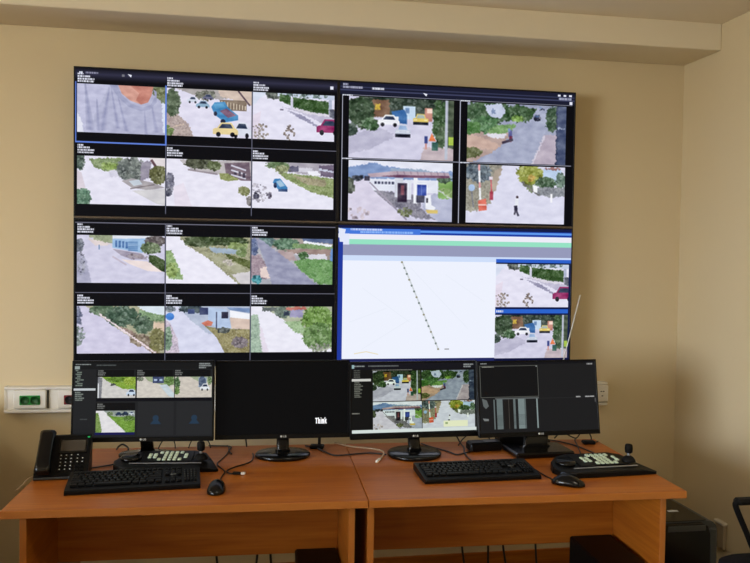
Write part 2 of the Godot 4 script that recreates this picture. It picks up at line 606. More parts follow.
	for i in 4:
		p.rect(0.43 + i * 0.04, 0.1 + i * 0.01, 0.455 + i * 0.04, 0.24 + i * 0.01, k(76, 112, 164))
	p.rect(0.58, 0.12, 0.69, 0.32, k(92, 132, 180))
	for i in 5:
		p.rect(0.58, 0.13 + i * 0.038, 0.69, 0.14 + i * 0.038, k(182, 206, 230))
	p.bush(0.9, 0.1, 0.14, 0.1, k(100, 92, 88))
	p.bush(0.84, 0.26, 0.12, 0.12, k(104, 122, 84))
	p.poly([0.4, 0.28, 0.74, 0.38, 0.8, 0.5, 0.62, 0.5, 0.5, 0.42], k(158, 150, 166))
	p.bush(0.68, 0.44, 0.12, 0.05, k(140, 128, 134), 0.6)
	p.turf([0.82, 0.4, 0.9, 0.42, 1, 0.52, 1, 0.76, 0.94, 0.72, 0.82, 0.54], k(56, 74, 36))
	p.poly([0.5, 0.5, 0.8, 0.54, 0.98, 0.76, 0.8, 0.74, 0.6, 0.6], k(236, 220, 216))
	p.line(0.4, 0.44, 0.56, 0.62, 0.02, k(190, 180, 196))
	p.line(0.25, 0.2, 0.25, 0.3, 0.014, k(110, 140, 176))
	v.bluehouse = finish(p)
	# 8 hedge along a white road
	p = view(8, k(234, 232, 246))
	p.turf([0, 0.3, 0.06, 0.3, 0.16, 0.7, 0.2, 0.92, 0.04, 0.9, 0, 0.7], k(140, 170, 108))
	p.bush(0.07, 0.72, 0.07, 0.16, k(150, 176, 96))
	p.turf([0.16, 0, 1, 0, 1, 1, 0.86, 1, 0.5, 0.46, 0.24, 0.18], k(156, 156, 120))
	p.bush(0.4, 0.1, 0.2, 0.12, k(70, 84, 50))
	p.bush(0.72, 0.08, 0.26, 0.1, k(64, 80, 46))
	p.bush(0.84, 0.2, 0.12, 0.1, k(136, 156, 92))
	p.poly([0.5, 0.22, 0.86, 0.26, 0.86, 0.36, 0.56, 0.34], k(156, 174, 190))
	p.bush(0.9, 0.3, 0.06, 0.12, k(118, 140, 84))
	p.turf([0.68, 0.34, 1, 0.5, 1, 0.66, 0.78, 0.5], k(84, 94, 46))
	p.poly([0.5, 0.4, 0.7, 0.44, 0.96, 0.7, 0.86, 0.8, 0.7, 0.6], k(166, 166, 136))
	p.bush(0.74, 0.54, 0.08, 0.06, k(196, 188, 176), 0.5)
	p.poly([0.78, 0.8, 1, 0.72, 1, 1, 0.88, 1], k(206, 202, 204))
	v.whiteroad = finish(p)
	# 9 asphalt road and a green field
	p = view(9, k(170, 172, 178))
	p.poly([0, 0, 0.6, 0, 1, 0.1, 1, 0.5, 0.4, 0.3, 0.2, 0.16], k(160, 148, 138))
	p.bush(0.18, 0.08, 0.14, 0.1, k(104, 132, 128))
	p.bush(0.42, 0.12, 0.16, 0.13, k(92, 126, 96))
	p.poly([0.6, 0, 1, 0, 1, 0.1, 0.64, 0.06], k(84, 100, 134))
	p.turf([0.5, 0.1, 1, 0.14, 1, 0.24, 0.5, 0.2], k(120, 152, 96))
	p.line(0.64, 0.07, 0.99, 0.15, 0.026, k(236, 240, 248))
	p.poly([0.4, 0.24, 1, 0.22, 1, 0.36, 0.5, 0.34], k(150, 128, 118))
	p.poly([0.5, 0.33, 0.92, 0.34, 0.94, 0.46, 0.7, 0.44], k(214, 212, 222))
	p.poly([0.3, 0.26, 0.5, 0.3, 0.56, 0.48, 0.44, 0.48], k(176, 156, 154))
	p.turf([0.52, 0.5, 0.66, 0.44, 1, 0.46, 1, 1, 0.82, 0.98, 0.62, 0.72], k(104, 150, 84))
	p.bush(0.63, 0.36, 0.06, 0.08, k(74, 108, 62))
	p.poly([0.98, 0.2, 1, 0.2, 1, 0.5, 0.96, 0.44], k(110, 150, 210))
	p.bush(0.03, 0.2, 0.05, 0.2, k(96, 110, 146))
	p.turf([0, 0.38, 0.1, 0.36, 0.22, 0.72, 0.24, 0.88, 0, 0.9], k(164, 144, 152))
	p.poly([0.1, 0.66, 0.2, 0.6, 0.24, 0.88, 0.12, 0.86], k(226, 206, 198))
	p.bush(0.07, 0.9, 0.06, 0.1, k(70, 150, 160))
	p.poly([0.04, 0, 0.1, 0.02, 0.4, 0.4, 0.8, 1, 0.25, 1, 0.16, 0.5], k(148, 150, 174))
	v.asphalt = finish(p)
	# 10 round dark bush
	p = view(10, k(206, 202, 226))
	p.poly([0.1, 0, 1, 0, 1, 1, 0.88, 1, 0.42, 0.42], k(164, 162, 132))
	p.poly([0.68, 0, 1, 0, 1, 0.2, 0.8, 0.14], k(216, 228, 238))
	p.turf([0.7, 0.08, 1, 0.2, 1, 0.32, 0.74, 0.3], k(120, 150, 104))
	p.poly([0.84, 0.34, 1, 0.36, 1, 0.6, 0.9, 0.56], k(214, 190, 164))
	p.turf([0.44, 0.4, 0.6, 0.5, 0.96, 1, 0.86, 1], k(142, 120, 106))
	p.bush(0.3, 0.08, 0.16, 0.12, k(88, 112, 82))
	p.bush(0.52, 0.22, 0.2, 0.22, k(74, 98, 76))
	p.bush(0.76, 0.4, 0.12, 0.18, k(84, 106, 82))
	p.bush(0.92, 0.72, 0.1, 0.26, k(128, 126, 78))
	p.bush(0.72, 0.72, 0.12, 0.12, k(140, 124, 102))
	p.line(0.25, 0.16, 0.9, 1.0, 0.02, k(232, 216, 220))
	p.bush(0.02, 0.2, 0.03, 0.2, k(120, 126, 150))
	p.bush(0.03, 0.62, 0.06, 0.2, k(136, 150, 142), 0.7)
	v.roundbush = finish(p)
	# 11 workshop wall and dry grass
	p = view(11, k(212, 214, 236))
	p.poly([0.14, 0, 1, 0, 1, 0.5, 0.5, 0.6, 0.3, 0.3], k(176, 186, 206))
	p.bush(0.3, 0.06, 0.14, 0.08, k(70, 84, 86))
	p.ragged()
	p.rect(0.26, 0.06, 0.34, 0.16, k(60, 72, 110))
	p.rect(0.4, 0.03, 0.5, 0.18, k(52, 60, 92))
	p.poly([0.5, 0.02, 0.72, 0.06, 0.78, 0.46, 0.62, 0.52, 0.5, 0.3], k(176, 196, 226))
	p.rect(0.66, 0.12, 0.74, 0.26, k(40, 40, 56))
	p.poly([0.76, 0.08, 1, 0.16, 1, 0.28, 0.76, 0.24], k(240, 242, 250))
	p.poly([0.76, 0.24, 1, 0.28, 1, 0.5, 0.78, 0.48], k(214, 192, 176))
	p.poly([0.72, 0.02, 1, 0.04, 1, 0.14, 0.76, 0.08], k(120, 144, 184))
	p.turf([0.46, 0.42, 0.62, 0.48, 1, 0.5, 1, 1, 0.7, 1, 0.6, 0.66], k(146, 138, 92))
	p.bush(0.88, 0.78, 0.1, 0.12, k(132, 122, 124))
	p.bush(0.68, 0.52, 0.07, 0.06, k(70, 76, 70))
	p.line(0.6, 0.12, 0.6, 0.5, 0.014, k(70, 74, 96))
	p.poly([0.42, 0.36, 0.5, 0.3, 0.56, 0.34, 0.54, 0.42, 0.46, 0.42], k(206, 120, 96))
	p.turf([0, 0.3, 0.05, 0.36, 0.14, 0.7, 0.16, 1, 0, 1], k(204, 190, 206))
	p.bush(0.03, 0.7, 0.04, 0.26, k(122, 150, 120))
	p.oval(0.05, 0.22, 0.05, 0.08, k(64, 120, 200))
	p.bush(0.05, 0.06, 0.06, 0.06, k(120, 130, 136))
	v.workshop = finish(p)
	# 12 green tree by a white road
	p = view(12, k(234, 233, 246))
	p.turf([0, 0.2, 0.08, 0.16, 0.12, 0.6, 0.14, 1, 0, 1], k(160, 184, 160))
	p.poly([0.1, 0.4, 0.14, 0.5, 0.22, 1, 0.14, 1], k(226, 218, 232))
	p.poly([0.16, 0, 1, 0, 1, 0.9, 0.84, 1, 0.5, 0.4, 0.28, 0.16], k(172, 178, 150))
	p.rect(0.14, 0.02, 0.34, 0.1, k(92, 100, 96))
	p.bush(0.4, 0.12, 0.12, 0.12, k(110, 128, 112))
	p.poly([0.42, 0.02, 0.66, 0, 0.7, 0.08, 0.44, 0.08], k(186, 110, 96))
	p.rect(0.48, 0.08, 0.64, 0.24, k(150, 146, 180))
	p.rect(0.4, 0.1, 0.47, 0.2, k(60, 68, 80))
	p.turf([0.4, 0.34, 0.6, 0.32, 0.7, 0.6, 0.56, 0.58], k(152, 182, 132))
	p.bush(0.82, 0.3, 0.2, 0.32, k(112, 150, 68))
	p.bush(0.84, 0.66, 0.2, 0.3, k(104, 138, 76))
	p.bush(0.86, 0.92, 0.14, 0.1, k(146, 150, 134), 0.7)
	v.greentree = finish(p)
	# 13 street with van, lorries and cars
	p = view(13, k(206, 204, 226))
	p.poly([0, 0.62, 0.3, 0.5, 0.45, 0.62, 0.2, 0.85, 0, 0.95], k(182, 180, 202))
	p.rect(0.1, 0, 0.95, 0.3, k(66, 76, 66))
	p.bush(0.5, 0.08, 0.45, 0.1, k(52, 66, 52))
	p.rect(0.22, 0.04, 0.38, 0.32, k(120, 92, 70))
	p.rect(0.25, 0.1, 0.29, 0.2, k(206, 176, 70))
	p.bush(0.11, 0.24, 0.13, 0.27, k(56, 76, 50))
	p.bush(0.2, 0.44, 0.08, 0.1, k(78, 108, 70))
	p.bush(0.03, 0.54, 0.05, 0.1, k(46, 62, 50))
	p.bush(0.86, 0.34, 0.07, 0.36, k(64, 92, 54))
	p.bush(0.88, 0.62, 0.05, 0.2, k(84, 106, 74))
	p.rect(0.94, 0, 1, 1, k(70, 82, 62))
	p.poly([0.72, 0.78, 1, 0.8, 1, 1, 0.68, 1], k(190, 174, 178))
	p.ragged()
	p.rect(0.51, 0.12, 0.63, 0.34, k(190, 212, 234))
	p.rect(0.53, 0.15, 0.57, 0.24, k(110, 140, 180))
	p.poly([0.4, 0.22, 0.52, 0.18, 0.55, 0.28, 0.55, 0.42, 0.42, 0.4], k(58, 104, 160))
	p.rect(0.72, 0.14, 0.79, 0.36, k(186, 128, 110))
	p.rect(0.74, 0.15, 0.79, 0.22, k(236, 206, 190))
	p.car_front(0.6, 0.24, 0.16, 0.18, k(222, 196, 96))
	p.rect(0.34, 0.3, 0.47, 0.44, k(226, 230, 240))
	p.car_side(0.27, 0.28, 0.21, 0.19, k(234, 236, 244))
	p.car_front(0.43, 0.43, 0.16, 0.21, k(198, 206, 222))
	p.rect(0.95, 0.6, 1, 0.74, k(162, 190, 70))
	p.rect(0.918, 0, 0.945, 0.98, k(178, 184, 198))
	p.poly([0.79, 0.55, 0.83, 0.68, 0.76, 0.68], k(226, 120, 70))
	p.rect(0.79, 0.7, 0.85, 0.84, k(60, 98, 86))
	p.line(0.735, 0.6, 0.735, 0.72, 0.03, k(62, 74, 130))
	p.line(0.735, 0.72, 0.735, 0.82, 0.016, k(190, 130, 120))
	v.street = finish(p)
	# 14 lane with a motorcyclist
	p = view(14, k(150, 156, 180))
	p.poly([0, 0.5, 0.4, 0.45, 0.42, 0.55, 0.3, 0.8, 0.05, 1, 0, 1], k(176, 152, 142))
	p.poly([0, 0.52, 0.18, 0.6, 0.34, 0.72, 0.26, 0.78, 0, 0.76], k(196, 166, 150))
	p.bush(0.2, 0.16, 0.24, 0.2, k(64, 92, 58))
	p.bush(0.52, 0.16, 0.2, 0.14, k(62, 90, 54))
	p.poly([0.16, 0.04, 0.34, 0.0, 0.38, 0.14, 0.34, 0.26, 0.22, 0.22], k(192, 200, 222))
	p.rect(0.24, 0.1, 0.28, 0.18, k(120, 136, 170))
	p.bush(0.17, 0.36, 0.14, 0.14, k(84, 124, 78))
	p.turf([0, 0.32, 0.12, 0.34, 0.13, 0.5, 0, 0.54], k(74, 116, 58))
	p.turf([0.2, 0.46, 0.3, 0.36, 0.5, 0.34, 0.42, 0.48, 0.24, 0.52], k(108, 148, 86))
	p.bush(0.5, 0.24, 0.06, 0.05, k(130, 170, 80))
	p.poly([0.16, 0.52, 0.4, 0.5, 0.36, 0.6, 0.24, 0.58], k(218, 216, 228))
	p.turf([0, 0.76, 0.1, 0.76, 0.16, 0.84, 0.1, 0.92, 0, 0.94], k(92, 98, 58))
	p.poly([0.68, 0.1, 0.74, 0.04, 0.82, 0.04, 0.84, 0.2, 0.78, 0.5, 0.66, 1, 0.12, 1, 0.36, 0.68, 0.5, 0.46, 0.64, 0.24], k(160, 166, 190))
	p.poly([0.78, 0.5, 0.9, 0.48, 0.92, 1, 0.66, 1], k(180, 168, 182))
	p.line(0.78, 0.52, 0.66, 1, 0.02, k(206, 200, 214))
	p.bush(0.86, 0.22, 0.07, 0.22, k(58, 82, 56))
	p.rect(0.9, 0.0, 1, 1, k(72, 82, 108))
	p.rect(0.9, 0.37, 0.99, 0.39, k(160, 172, 200))
	p.rect(0.9, 0.0, 0.912, 1, k(52, 60, 80))
	p.car_front(0.655, 0.16, 0.09, 0.1, k(56, 58, 76))
	p.car_front(0.715, 0.02, 0.05, 0.06, k(110, 120, 150))
	p.ragged()
	p.line(0.43, 0.44, 0.43, 0.56, 0.035, k(92, 96, 146))
	p.line(0.44, 0.54, 0.43, 0.64, 0.03, k(106, 50, 70))
	p.line(0.35, 0.66, 0.46, 0.6, 0.025, k(60, 52, 66))
	p.oval(0.42, 0.44, 0.014, 0.03, k(110, 130, 176))
	v.lane = finish(p)
	# 15 petrol station canopy
	p = view(15, k(226, 228, 243))
	p.poly([0, 0.12, 0.1, 0.08, 0.24, 0.03, 0.36, 0.09, 0.6, 0.12, 0.8, 0.16, 1, 0.14, 1, 0.3, 0, 0.3], k(122, 146, 190))
	p.poly([0.4, 0.12, 0.7, 0.12, 1, 0.2, 1, 0.26, 0.4, 0.26], k(150, 168, 190))
	p.poly([0, 0.34, 0.2, 0.3, 1, 0.4, 1, 1, 0, 1], k(206, 204, 226))
	p.turf([0.2, 0.46, 0.3, 0.5, 0.66, 0.56, 0.7, 0.8, 0.84, 0.96, 0.64, 0.94, 0.4, 0.72], k(128, 126, 138))
	p.poly([0.7, 0.58, 0.9, 0.5, 1, 0.6, 1, 1, 0.86, 1, 0.72, 0.8], k(178, 182, 206))
	p.rect(0.86, 0.3, 1, 0.6, k(120, 160, 84))
	p.bush(0.92, 0.28, 0.07, 0.06, k(60, 84, 60))
	p.turf([0.84, 0.42, 1, 0.44, 1, 0.62, 0.88, 0.5], k(134, 164, 96))
	p.line(0.86, 0.46, 1, 0.62, 0.012, k(200, 204, 212))
	p.ragged()
	p.rect(0.2, 0.3, 0.46, 0.5, k(222, 226, 240))
	for i in 6:
		p.rect(0.245 + i * 0.033, 0.345, 0.268 + i * 0.033, 0.385, k(60, 62, 84))
	p.rect(0.44, 0.28, 0.52, 0.6, k(206, 210, 222))
	p.rect(0.47, 0.36, 0.56, 0.68, k(58, 48, 62))
	p.rect(0.5, 0.4, 0.53, 0.56, k(120, 70, 80))
	p.rect(0.56, 0.3, 0.6, 0.64, k(222, 226, 238))
	p.rect(0.62, 0.26, 0.66, 0.7, k(236, 238, 246))
	p.rect(0.66, 0.3, 0.86, 0.52, k(226, 230, 242))
	p.rect(0.655, 0.38, 0.745, 0.56, k(44, 64, 148))
	p.rect(0.698, 0.38, 0.703, 0.56, k(140, 160, 210))
	p.rect(0.65, 0.56, 0.73, 0.68, k(70, 70, 84))
	p.poly([0.74, 0.56, 0.79, 0.54, 0.8, 0.72, 0.84, 0.76, 0.82, 0.82, 0.74, 0.78], k(236, 238, 246))
	p.rect(0.745, 0.6, 0.765, 0.68, k(50, 50, 60))
	p.poly([0.74, 0.8, 0.86, 0.8, 0.86, 0.86, 0.76, 0.86], k(212, 186, 104))
	p.poly([0.18, 0.22, 0.45, 0.16, 0.96, 0.16, 0.98, 0.25, 0.45, 0.25, 0.2, 0.28], k(186, 166, 176))
	p.poly([0.3, 0.255, 0.46, 0.225, 0.97, 0.215, 0.97, 0.255, 0.46, 0.27], k(108, 72, 92))
	for i in 8:
		p.line(0.46 + i * 0.065, 0.16, 0.47 + i * 0.065, 0.215, 0.012, k(156, 136, 150))
	p.poly([0, 0.42, 0.12, 0.3, 0.17, 0.3, 0.24, 0.5, 0.4, 0.74, 0.55, 1, 0, 1], k(214, 208, 228))
	p.line(0.2, 0.36, 0.56, 0.98, 0.014, k(150, 142, 158))
	p.bush(0.02, 0.42, 0.03, 0.14, k(92, 100, 84))
	p.bush(0.08, 0.29, 0.05, 0.04, k(70, 76, 84))
	p.rect(0.15, 0.26, 0.2, 0.34, k(66, 64, 76))
	p.bush(0.54, 0.84, 0.07, 0.08, k(120, 128, 88), 0.6)
	p.bush(0.1, 0.86, 0.1, 0.12, k(196, 182, 192), 0.3)
	v.station = finish(p)
	# 16 barrier and a man walking
	p = view(16, k(216, 216, 236))
	p.turf([0, 0, 0.36, 0, 0.3, 0.3, 0.24, 0.66, 0.1, 0.8, 0, 0.8], k(150, 146, 128))
	p.bush(0.12, 0.14, 0.14, 0.16, k(96, 110, 118))
	p.poly([0.28, 0.1, 0.36, 0.04, 0.3, 0.4, 0.2, 0.7, 0.24, 0.4], k(172, 158, 140))
	p.turf([0.5, 0.06, 0.62, 0.1, 0.7, 0.4, 0.66, 0.46, 0.56, 0.3], k(110, 124, 84))
	p.bush(0.64, 0.14, 0.14, 0.17, k(150, 158, 66))
	p.bush(0.65, 0.2, 0.035, 0.06, k(196, 164, 80))
	p.poly([0.77, 0.04, 0.96, 0.02, 0.98, 0.26, 0.88, 0.3, 0.78, 0.18], k(186, 206, 234))
	p.poly([0.77, 0.04, 0.86, 0, 0.96, 0.03, 0.9, 0.06], k(150, 110, 104))
	p.bush(0.8, 0.28, 0.1, 0.1, k(70, 96, 66))
	p.bush(0.96, 0.24, 0.05, 0.14, k(104, 128, 110))
	p.turf([0.66, 0.36, 1, 0.36, 1, 0.5, 0.86, 0.53, 0.72, 0.48], k(132, 136, 140))
	p.line(0.56, 0.28, 0.74, 0.5, 0.02, k(112, 112, 104))
	p.ragged()
	p.poly([0.67, 0.32, 0.72, 0.34, 0.72, 0.46, 0.68, 0.44], k(240, 242, 248))
	p.rect(0.855, 0.47, 0.875, 0.62, k(244, 244, 250))
	p.line(0.055, 0.46, 0.075, 0.74, 0.008, k(110, 116, 130))
	p.oval(0.055, 0.4, 0.033, 0.06, k(166, 192, 226))
	for i in 6:
		p.line(0.124 + i * 0.003, i * 0.1, 0.127 + i * 0.003, i * 0.1 + 0.1, 0.02, k(236, 238, 246) if i % 3 else k(222, 160, 160))
	p.poly([0.12, 0.62, 0.2, 0.58, 0.21, 0.78, 0.13, 0.8], k(214, 104, 84))
	p.rect(0.12, 0.68, 0.2, 0.7, k(240, 220, 214))
	p.line(0.245, 0.22, 0.26, 0.6, 0.012, k(196, 84, 92))
	p.rect(0.225, 0.2, 0.265, 0.25, k(226, 216, 226))
	p.rect(0.235, 0.46, 0.27, 0.6, k(170, 66, 80))
	p.oval(0.515, 0.545, 0.013, 0.028, k(60, 46, 50))
	p.line(0.512, 0.56, 0.51, 0.7, 0.036, k(228, 230, 240))
	p.line(0.5, 0.69, 0.505, 0.78, 0.034, k(52, 50, 66))
	p.line(0.505, 0.76, 0.53, 0.87, 0.02, k(52, 50, 66))
	p.line(0.5, 0.76, 0.49, 0.85, 0.018, k(52, 50, 66))
	v.barrier = finish(p)
	# the four views of the left-hand desk monitor
	p = view(17, k(206, 204, 198))
	p.turf([0.1, 0, 1, 0, 1, 0.62, 0.66, 0.56, 0.3, 0.24], k(122, 160, 44))
	p.bush(0.5, 0.12, 0.3, 0.12, k(92, 128, 36))
	p.bush(0.84, 0.2, 0.16, 0.2, k(150, 180, 56))
	p.bush(0.4, 0.36, 0.07, 0.06, k(70, 74, 70))
	p.poly([0, 0, 0.12, 0.06, 0.1, 1, 0, 1], k(120, 122, 124))
	p.ragged()
	p.rect(0.0, 0.3, 0.03, 1, k(222, 226, 228))
	p.car_side(0.76, 0.58, 0.26, 0.34, k(196, 214, 232))
	v.lime = finish(p)
	p = view(18, k(208, 202, 190))
	p.poly([0.2, 0, 1, 0, 1, 0.4, 0.7, 0.4, 0.3, 0.2], k(146, 160, 120))
	p.ragged()
	p.rect(0.42, 0.0, 0.72, 0.3, k(56, 66, 96))
	p.rect(0.46, 0.1, 0.54, 0.2, k(170, 190, 220))
	p.rect(0.6, 0.1, 0.68, 0.2, k(160, 186, 214))
	p.bush(0.86, 0.2, 0.14, 0.24, k(98, 132, 64))
	p.poly([0.6, 0.4, 0.8, 0.36, 1, 0.8, 1, 1, 0.86, 0.94], k(196, 210, 216))
	p.bush(0.08, 0.1, 0.1, 0.1, k(108, 118, 92))
	v.yard = finish(p)
	p = view(19, k(204, 196, 182))
	p.bush(0.06, 0.3, 0.08, 0.3, k(78, 108, 64))
	p.bush(0.06, 0.66, 0.07, 0.2, k(96, 130, 60))
	p.poly([0.4, 0, 1, 0, 1, 0.3, 0.6, 0.2], k(150, 162, 130))
	p.rect(0.64, 0.04, 0.86, 0.5, k(150, 166, 186))
	p.oval(0.74, 0.26, 0.1, 0.3, k(78, 92, 112))
	p.ragged()
	p.car_side(0.68, 0.34, 0.26, 0.34, k(226, 232, 238))
	p.bush(0.94, 0.2, 0.06, 0.2, k(110, 134, 84))
	v.bend = finish(p)
	p = view(20, k(226, 224, 226))
	p.turf([0, 0.1, 0.06, 0.1, 0.16, 0.9, 0.14, 1, 0, 1], k(110, 140, 62))
	p.poly([0.2, 0, 1, 0, 1, 0.4, 0.4, 0.3], k(140, 150, 140))
	p.turf([0.3, 0.2, 0.5, 0.28, 1, 0.3, 1, 1, 0.78, 1], k(104, 148, 44))
	p.bush(0.86, 0.36, 0.16, 0.14, k(86, 122, 44))
	p.ragged()
	p.car_side(0.5, 0.06, 0.16, 0.18, k(58, 74, 92))
	p.car_side(0.66, 0.04, 0.18, 0.2, k(44, 58, 70))
	p.car_side(0.84, 0.04, 0.14, 0.18, k(190, 202, 210))
	p.bush(0.36, 0.14, 0.08, 0.1, k(110, 130, 84))
	v.field = finish(p)
	return v


func wall_screens(v: Dictionary) -> Array:
	var white := k(228, 230, 244)
	var out := []
	# the two left-hand displays: three columns and two rows of cameras each
	for n in 2:
		var p := Pic.new(1024, 580, k(12, 12, 17), 40 + n)
		var names: Array = [["shirt", "lorry", "hedge", "bushes", "house", "bluecar"], ["bluehouse", "whiteroad", "asphalt", "roundbush", "workshop", "greentree"]][n]
		if n == 0:
			for i in 46:
				p.rect(0, i * 0.0018, 1, (i + 1) * 0.0018, k(12, 12, 17).lerp(k(50, 50, 72), 1.0 - absf(i - 20) / 26.0))
			p.lettering(0.015, 0.022, [0.012], 0.018, white)
			p.lettering(0.038, 0.022, [0.045], 0.018, k(150, 150, 176))
			p.rect(0.17, 0.03, 0.18, 0.044, k(120, 120, 130))
			p.poly([0.19, 0.025, 0.206, 0.03, 0.204, 0.048], white)
			p.rect(0.972, 0.038, 0.984, 0.06, white)
		for r in 2:
			for c in 3:
				var x0: float = [0.007, 0.337, 0.666][c]
				var x1: float = [0.332, 0.661, 0.989][c]
				var y0: float = [0.104, 0.588][r]
				p.paste(v[names[r * 3 + c]], x0, y0, x1, y0 + 0.325)
				p.lettering(x0 + 0.002, [0.032, 0.51][r] if n == 0 or r == 1 else 0.026, [0.02, 0.045, 0.06, 0.058], 0.0165, white)
		for x in [0.3345, 0.6635]:
			p.rect(x - 0.0012, 0.1 if n == 0 else 0.02, x + 0.0012, 0.97, k(104, 106, 126))
		p.rect(0, 0.4935, 1, 0.4985, k(108, 108, 124))
		if n == 0:
			for e in [[0, 0.49, 0.336, 0.5], [0.3315, 0.09, 0.3365, 0.5], [0.0, 0.09, 0.004, 0.5]]:
				p.rect(e[0], e[1], e[2], e[3], k(96, 128, 216))
		else:
			p.rect(0, 0.016, 1, 0.022, k(108, 108, 124))
		out.append(p.im)
	# upper right: four large views
	var q := Pic.new(1024, 580, k(10, 10, 15), 50)
	q.rect(0, 0, 1, 0.088, k(26, 28, 48))
	q.rect(0, 0.028, 1, 0.036, k(52, 56, 84))
	q.rect(0, 0.05, 1, 0.06, k(62, 66, 96))
	q.lettering(0.012, 0.008, [0.02, 0.08], 0.02, k(170, 172, 196))
	q.lettering(0.13, 0.03, [0.05], 0.02, white)
	q.poly([0.34, 0.05, 0.36, 0.058, 0.355, 0.075], white)
	for i in 3:
		q.rect(0.925 + i * 0.025, 0.012, 0.937 + i * 0.025, 0.026, white)
	q.lettering(0.93, 0.034, [0.055], 0.024, k(170, 174, 200))
	q.rect(0.978, 0.062, 0.99, 0.084, white)
	q.paste(v.street, 0.037, 0.098, 0.473, 0.536)
	q.paste(v.lane, 0.531, 0.1, 0.964, 0.537)
	q.paste(v.station, 0.038, 0.553, 0.472, 0.982)
	q.paste(v.barrier, 0.531, 0.555, 0.964, 0.983)
	for x in [0.009, 0.4985]:
		q.rect(x, 0.09, x + 0.003, 0.99, k(170, 172, 190))
	for y in [0.088, 0.54]:
		q.rect(0.009, y, 0.99, y + 0.004, k(150, 152, 170))
		q.lettering(0.012, y, [0.04], 0.012, white)
		q.lettering(0.503, y, [0.04], 0.012, white)
	out.append(q.im)
	# lower right: the map
	q = Pic.new(1024, 580, k(238, 242, 254), 60)
	q.rect(0, 0, 1, 0.06, k(26, 62, 166))
	q.rect(0, 0, 1, 0.022, k(18, 26, 70))
	q.rect(0.01, 0.02, 0.34, 0.062, k(70, 120, 220))
	q.rect(0.34, 0.03, 1, 0.044, k(96, 152, 236))
	q.lettering(0.05, 0.022, [0.13], 0.02, k(200, 214, 250))
	q.lettering(0.09, 0.04, [0.22], 0.02, k(150, 190, 250))
	q.rect(0.018, 0.062, 1, 0.1, k(238, 236, 248))
	q.rect(0.018, 0.1, 1, 0.136, k(150, 226, 196))
	q.rect(0.018, 0.136, 1, 0.216, k(150, 154, 186))
	q.rect(0.018, 0.216, 1, 0.254, k(206, 222, 250))
	q.rect(0.018, 0.06, 0.045, 0.14, k(226, 232, 252))
	q.rect(0, 0.09, 0.02, 1, k(34, 58, 158))
	q.poly([0.0, 0.02, 0.03, 0.03, 0.02, 0.12, 0.006, 0.12], k(226, 232, 250))
	for e in [[0.05, 0.7, 0.2, 0.6], [0.1, 0.45, 0.3, 0.7], [0.3, 0.3, 0.55, 0.75], [0.45, 0.35, 0.62, 0.55], [0.1, 0.9, 0.3, 0.68]]:
		q.line(e[0], e[1], e[2], e[3], 0.0022, k(231, 236, 248))
	q.line(0.07, 0.93, 0.12, 0.915, 0.004, k(232, 222, 190))
	q.line(0.12, 0.915, 0.17, 0.935, 0.004, k(232, 222, 190))
	q.line(0.264, 0.256, 0.425, 0.905, 0.006, k(206, 212, 216))
	for i in 16:
		var f := i / 15.0
		q.oval(lerpf(0.264, 0.423, f), lerpf(0.262, 0.9, f), 0.0046, 0.0078, k(120, 132, 130) if i % 3 else k(150, 146, 124))
	q.line(0.45, 0.9, 0.47, 0.9, 0.004, k(120, 120, 120))
	q.rect(0.018, 0.967, 0.667, 1, k(34, 40, 96))
	q.rect(0.667, 0.23, 1, 0.262, k(44, 96, 204))
	q.rect(0.667, 0.256, 1, 0.265, k(14, 22, 60))
	q.paste(v.hedge, 0.667, 0.265, 0.991, 0.588)
	q.rect(0.667, 0.588, 1, 0.646, k(14, 24, 74))
	q.rect(0.667, 0.604, 1, 0.634, k(44, 100, 206))
	q.lettering(0.672, 0.612, [0.03], 0.022, white)
	q.paste(v.street, 0.667, 0.646, 0.992, 0.972)
	q.rect(0.991, 0.26, 1, 1, k(20, 30, 70))
	q.rect(0.667, 0.972, 1, 1, k(14, 20, 60))
	out.append(q.im)
	return out


